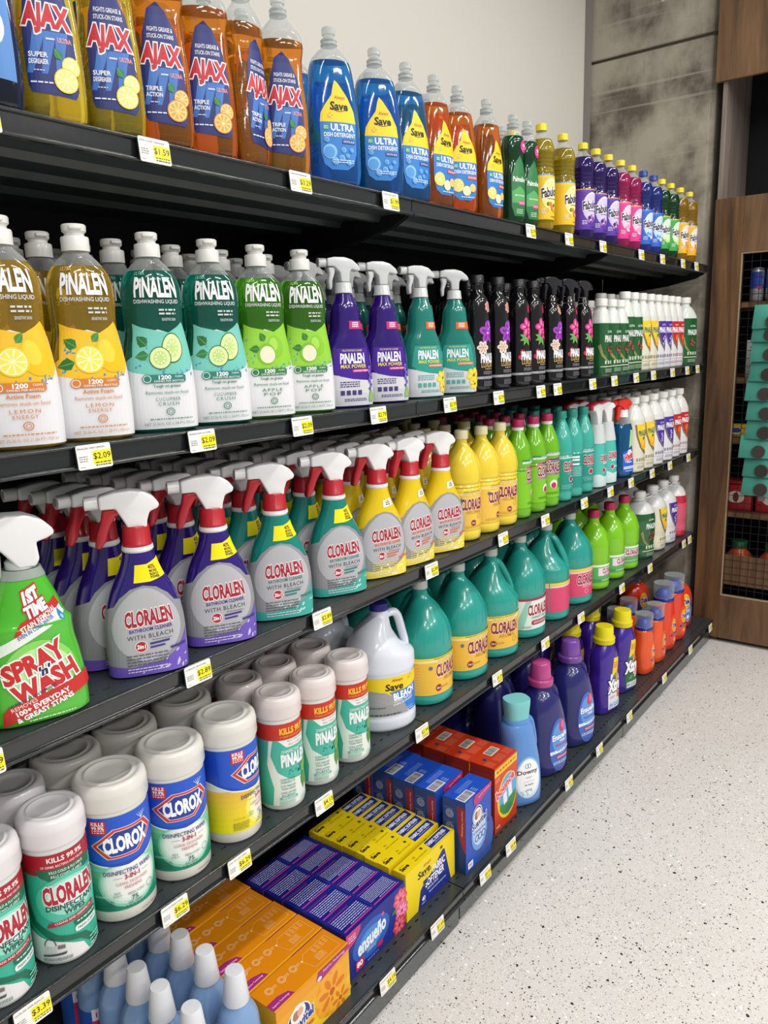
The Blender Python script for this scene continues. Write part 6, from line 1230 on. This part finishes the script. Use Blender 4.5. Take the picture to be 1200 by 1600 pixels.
rows('litre_teal', [(2.470, 0), (2.562, -50, 4, 'litre_teal_side'), (2.658, -14)], 1.118, .09, Z3, 'teal litre bleach bottle', 'bottle', 'teal litre bleach bottles', n=4)
rows('teal_foam_spray', [(2.770, -6), (2.868, -18)], 1.112, .085, Z3, 'teal foam spray bottle with white shroud and red trigger', 'spray bottle', 'teal foam sprays', n=2)
rows('glass_cleaner', [(3.030, -14)], 1.108, .085, Z3, 'blue glass cleaner spray bottle with red head', 'spray bottle', 'blue glass cleaner sprays', n=1)
rows('pinb_yellow', [(3.160, -14), (3.275, -16)], 1.120, .106, Z3, 'white cleaner bottle with yellow print on the third shelf', 'bottle', 'lemon cleaner bottles on the third shelf', n=3)
rows('pinb_purple', [(3.395, -16), (3.525, -20)], 1.120, .110, Z3, 'white cleaner bottle with purple print on the third shelf', 'bottle', 'lavender cleaner bottles on the third shelf', n=3)
rows('pinb_red', [(3.645, -16), (3.760, -20)], 1.118, .102, Z3, 'white cleaner bottle with red print on the third shelf', 'bottle', 'red cleaner bottles on the third shelf', n=3)
# fourth shelf
rows('clor_wipes', [(.446, -4), (.556, -14)], 1.124, .110, Z4, 'slim teal wipes canister with dark red band', 'canister', 'slim teal wipes canisters', n=4)
rows('clorox_green', [(.674, -22), (.802, -26)], 1.136, .125, Z4, 'wide wipes canister with blue and green label', 'canister', 'wide blue and green wipes canisters', n=3)
rows('clorox_yellow', [(.938, 14)], 1.136, .125, Z4, 'wide wipes canister with blue and yellow label', 'canister', 'wide blue and yellow wipes canisters', n=3)
rows('pin_wipes', [(1.072, -12), (1.186, -16), (1.304, -16)], 1.124, .105, Z4, 'slim mint wipes canister with orange red band', 'canister', 'slim mint wipes canisters', n=4)
rows('white_jug', [(1.492, -30)], 1.168, .18, Z4, 'white bleach jug with yellow and blue label', 'jug', 'white bleach jugs', n=2)
D4 = 'teal jugs with yellow labels'
rows('gallon_yellow', [(1.675, 92, 2), (1.872, 80, 2), (2.068, -30, 2, 'gallon_yellow_handle')], 1.166, .180, Z4, 'teal bleach jug with yellow label', 'jug', D4, back=1)
rows('gallon_white', [(2.265, 76)], 1.166, .180, Z4, 'teal bleach jug with pale label', 'jug', 'teal jugs with pale labels', n=2, back=1)
rows('gallon_pink', [(2.466, -75, 2, 'gallon_pink_handle'), (2.668, 74)], 1.166, .180, Z4, 'teal bleach jug with pink label', 'jug', 'teal jugs with pink labels', n=2, back=1)
rows('green_large', [(2.862, 2), (3.030, -4), (3.195, -26)], 1.150, .138, Z4, 'large plain lime green bottle with dark pink cap', 'bottle', 'large lime green bottles', n=2)
rows('jug_green', [(3.385, -20)], 1.150, .15, Z4, 'dark green cleaner jug with white shoulder', 'jug', 'dark green cleaner jugs', n=2)
rows('jug_cream', [(3.555, -10)], 1.150, .15, Z4, 'cream cleaner jug with yellow print', 'jug', 'cream cleaner jugs', n=2)
rows('jug_white', [(3.705, -12)], 1.150, .15, Z4, 'white cleaner jug with purple print', 'jug', 'white cleaner jugs', n=2)
rows('jug_red', [(3.865, 30)], 1.150, .15, Z4, 'red wrapped cleaner jug at the far end', 'jug', 'red cleaner jugs', n=1)
# base deck
rows('blue_softener', [(.700, -16, 6), (.802, -12, 5)], 1.002, .0735, Z5, 'pale blue softener bottle with white cup cap', 'bottle', 'pale blue softener bottles', rotj=8)
def cartons(k, x, y0, dy, n, desc, group, j=.003, rot=0, first=0, back=0):
    for q in range(n):
        put(k, x+(random.uniform(-j, j) if q else 0), y0+dy*q+(first if q else 0), Z5, rot, '%s, %s' % (desc, DEPTH[q] if q < 6 else ORD[q]+' from the front'), 'box', group)
cartons('orange_carton', .873, .975, .0775, 5, 'orange dryer sheet carton with purple swirl, lying long side forward', 'orange dryer sheet cartons')
cartons('blue_violet_carton', 1.116, .998, .0655, 5, 'dark blue dryer sheet carton with pink stripes on top', 'dark blue dryer sheet cartons')
cartons('yellow_carton', 1.346, .998, .0385, 8, 'yellow softener sheet carton with blue print', 'yellow softener sheet cartons', rot=0, first=.012)
cartons('blue_carton', 1.584, .970, .0735, 5, 'upright blue dryer sheet carton with bar code on top', 'upright blue dryer sheet cartons', first=.02)
cartons('red_carton', 1.782, .992, .0835, 5, 'upright red dryer sheet carton with bar code on top', 'upright red dryer sheet cartons')
rows('light_blue_bottle', [(1.994, -30)], 1.026, .1, Z5, 'light blue softener bottle with aqua cap', 'bottle', 'light blue softener bottles', n=1)
rows('ens_pink', [(2.205, -18)], 1.050, .16, Z5, 'navy detergent bottle with pink cap', 'bottle', 'navy detergent bottles with pink caps', n=1)
rows('ens_purple', [(2.440, -20, 3)], 1.050, .16, Z5, 'navy detergent bottle with purple cap', 'bottle', 'navy detergent bottles with purple caps')
rows('ens_purple', [(2.205, -12, 2)], 1.222, .16, Z5, 'navy detergent bottle behind the pink capped one', 'bottle', 'navy detergent bottles behind the pink capped one')
rows('xtra_white', [(2.722, -14)], 1.040, .125, Z5, 'violet detergent bottle with white label and yellow cap', 'bottle', 'violet detergent bottles with white labels', n=3)
rows('xtra_green', [(2.935, -18)], 1.048, .125, Z5, 'violet detergent bottle with green label and yellow cap', 'bottle', 'violet detergent bottles with green labels', n=3)
rows('tide_small', [(3.150, -10, 3), (3.300, -10, 2)], 1.030, .11, Z5, 'small orange detergent bottle with clear cup cap', 'bottle', 'small orange detergent bottles', dx=.0)
rows('tide_big', [(3.455, -16, 1), (3.605, -22, 1)], 1.045, .12, Z5, 'large red orange detergent bottle with clear cup cap', 'bottle', 'large red orange detergent bottles')
rows('pods_tub', [(3.790, -24, 1), (3.80, -20, 0)], 1.090, .19, Z5, 'round orange detergent tub with blue oval label at far end', 'tub', 'orange detergent tubs')
rows('pods_tub', [(3.700, -20, 1)], 1.270, .19, Z5, 'orange detergent tub partly hidden behind the clear cup bottles', 'tub', 'orange detergent tubs behind the bottles')
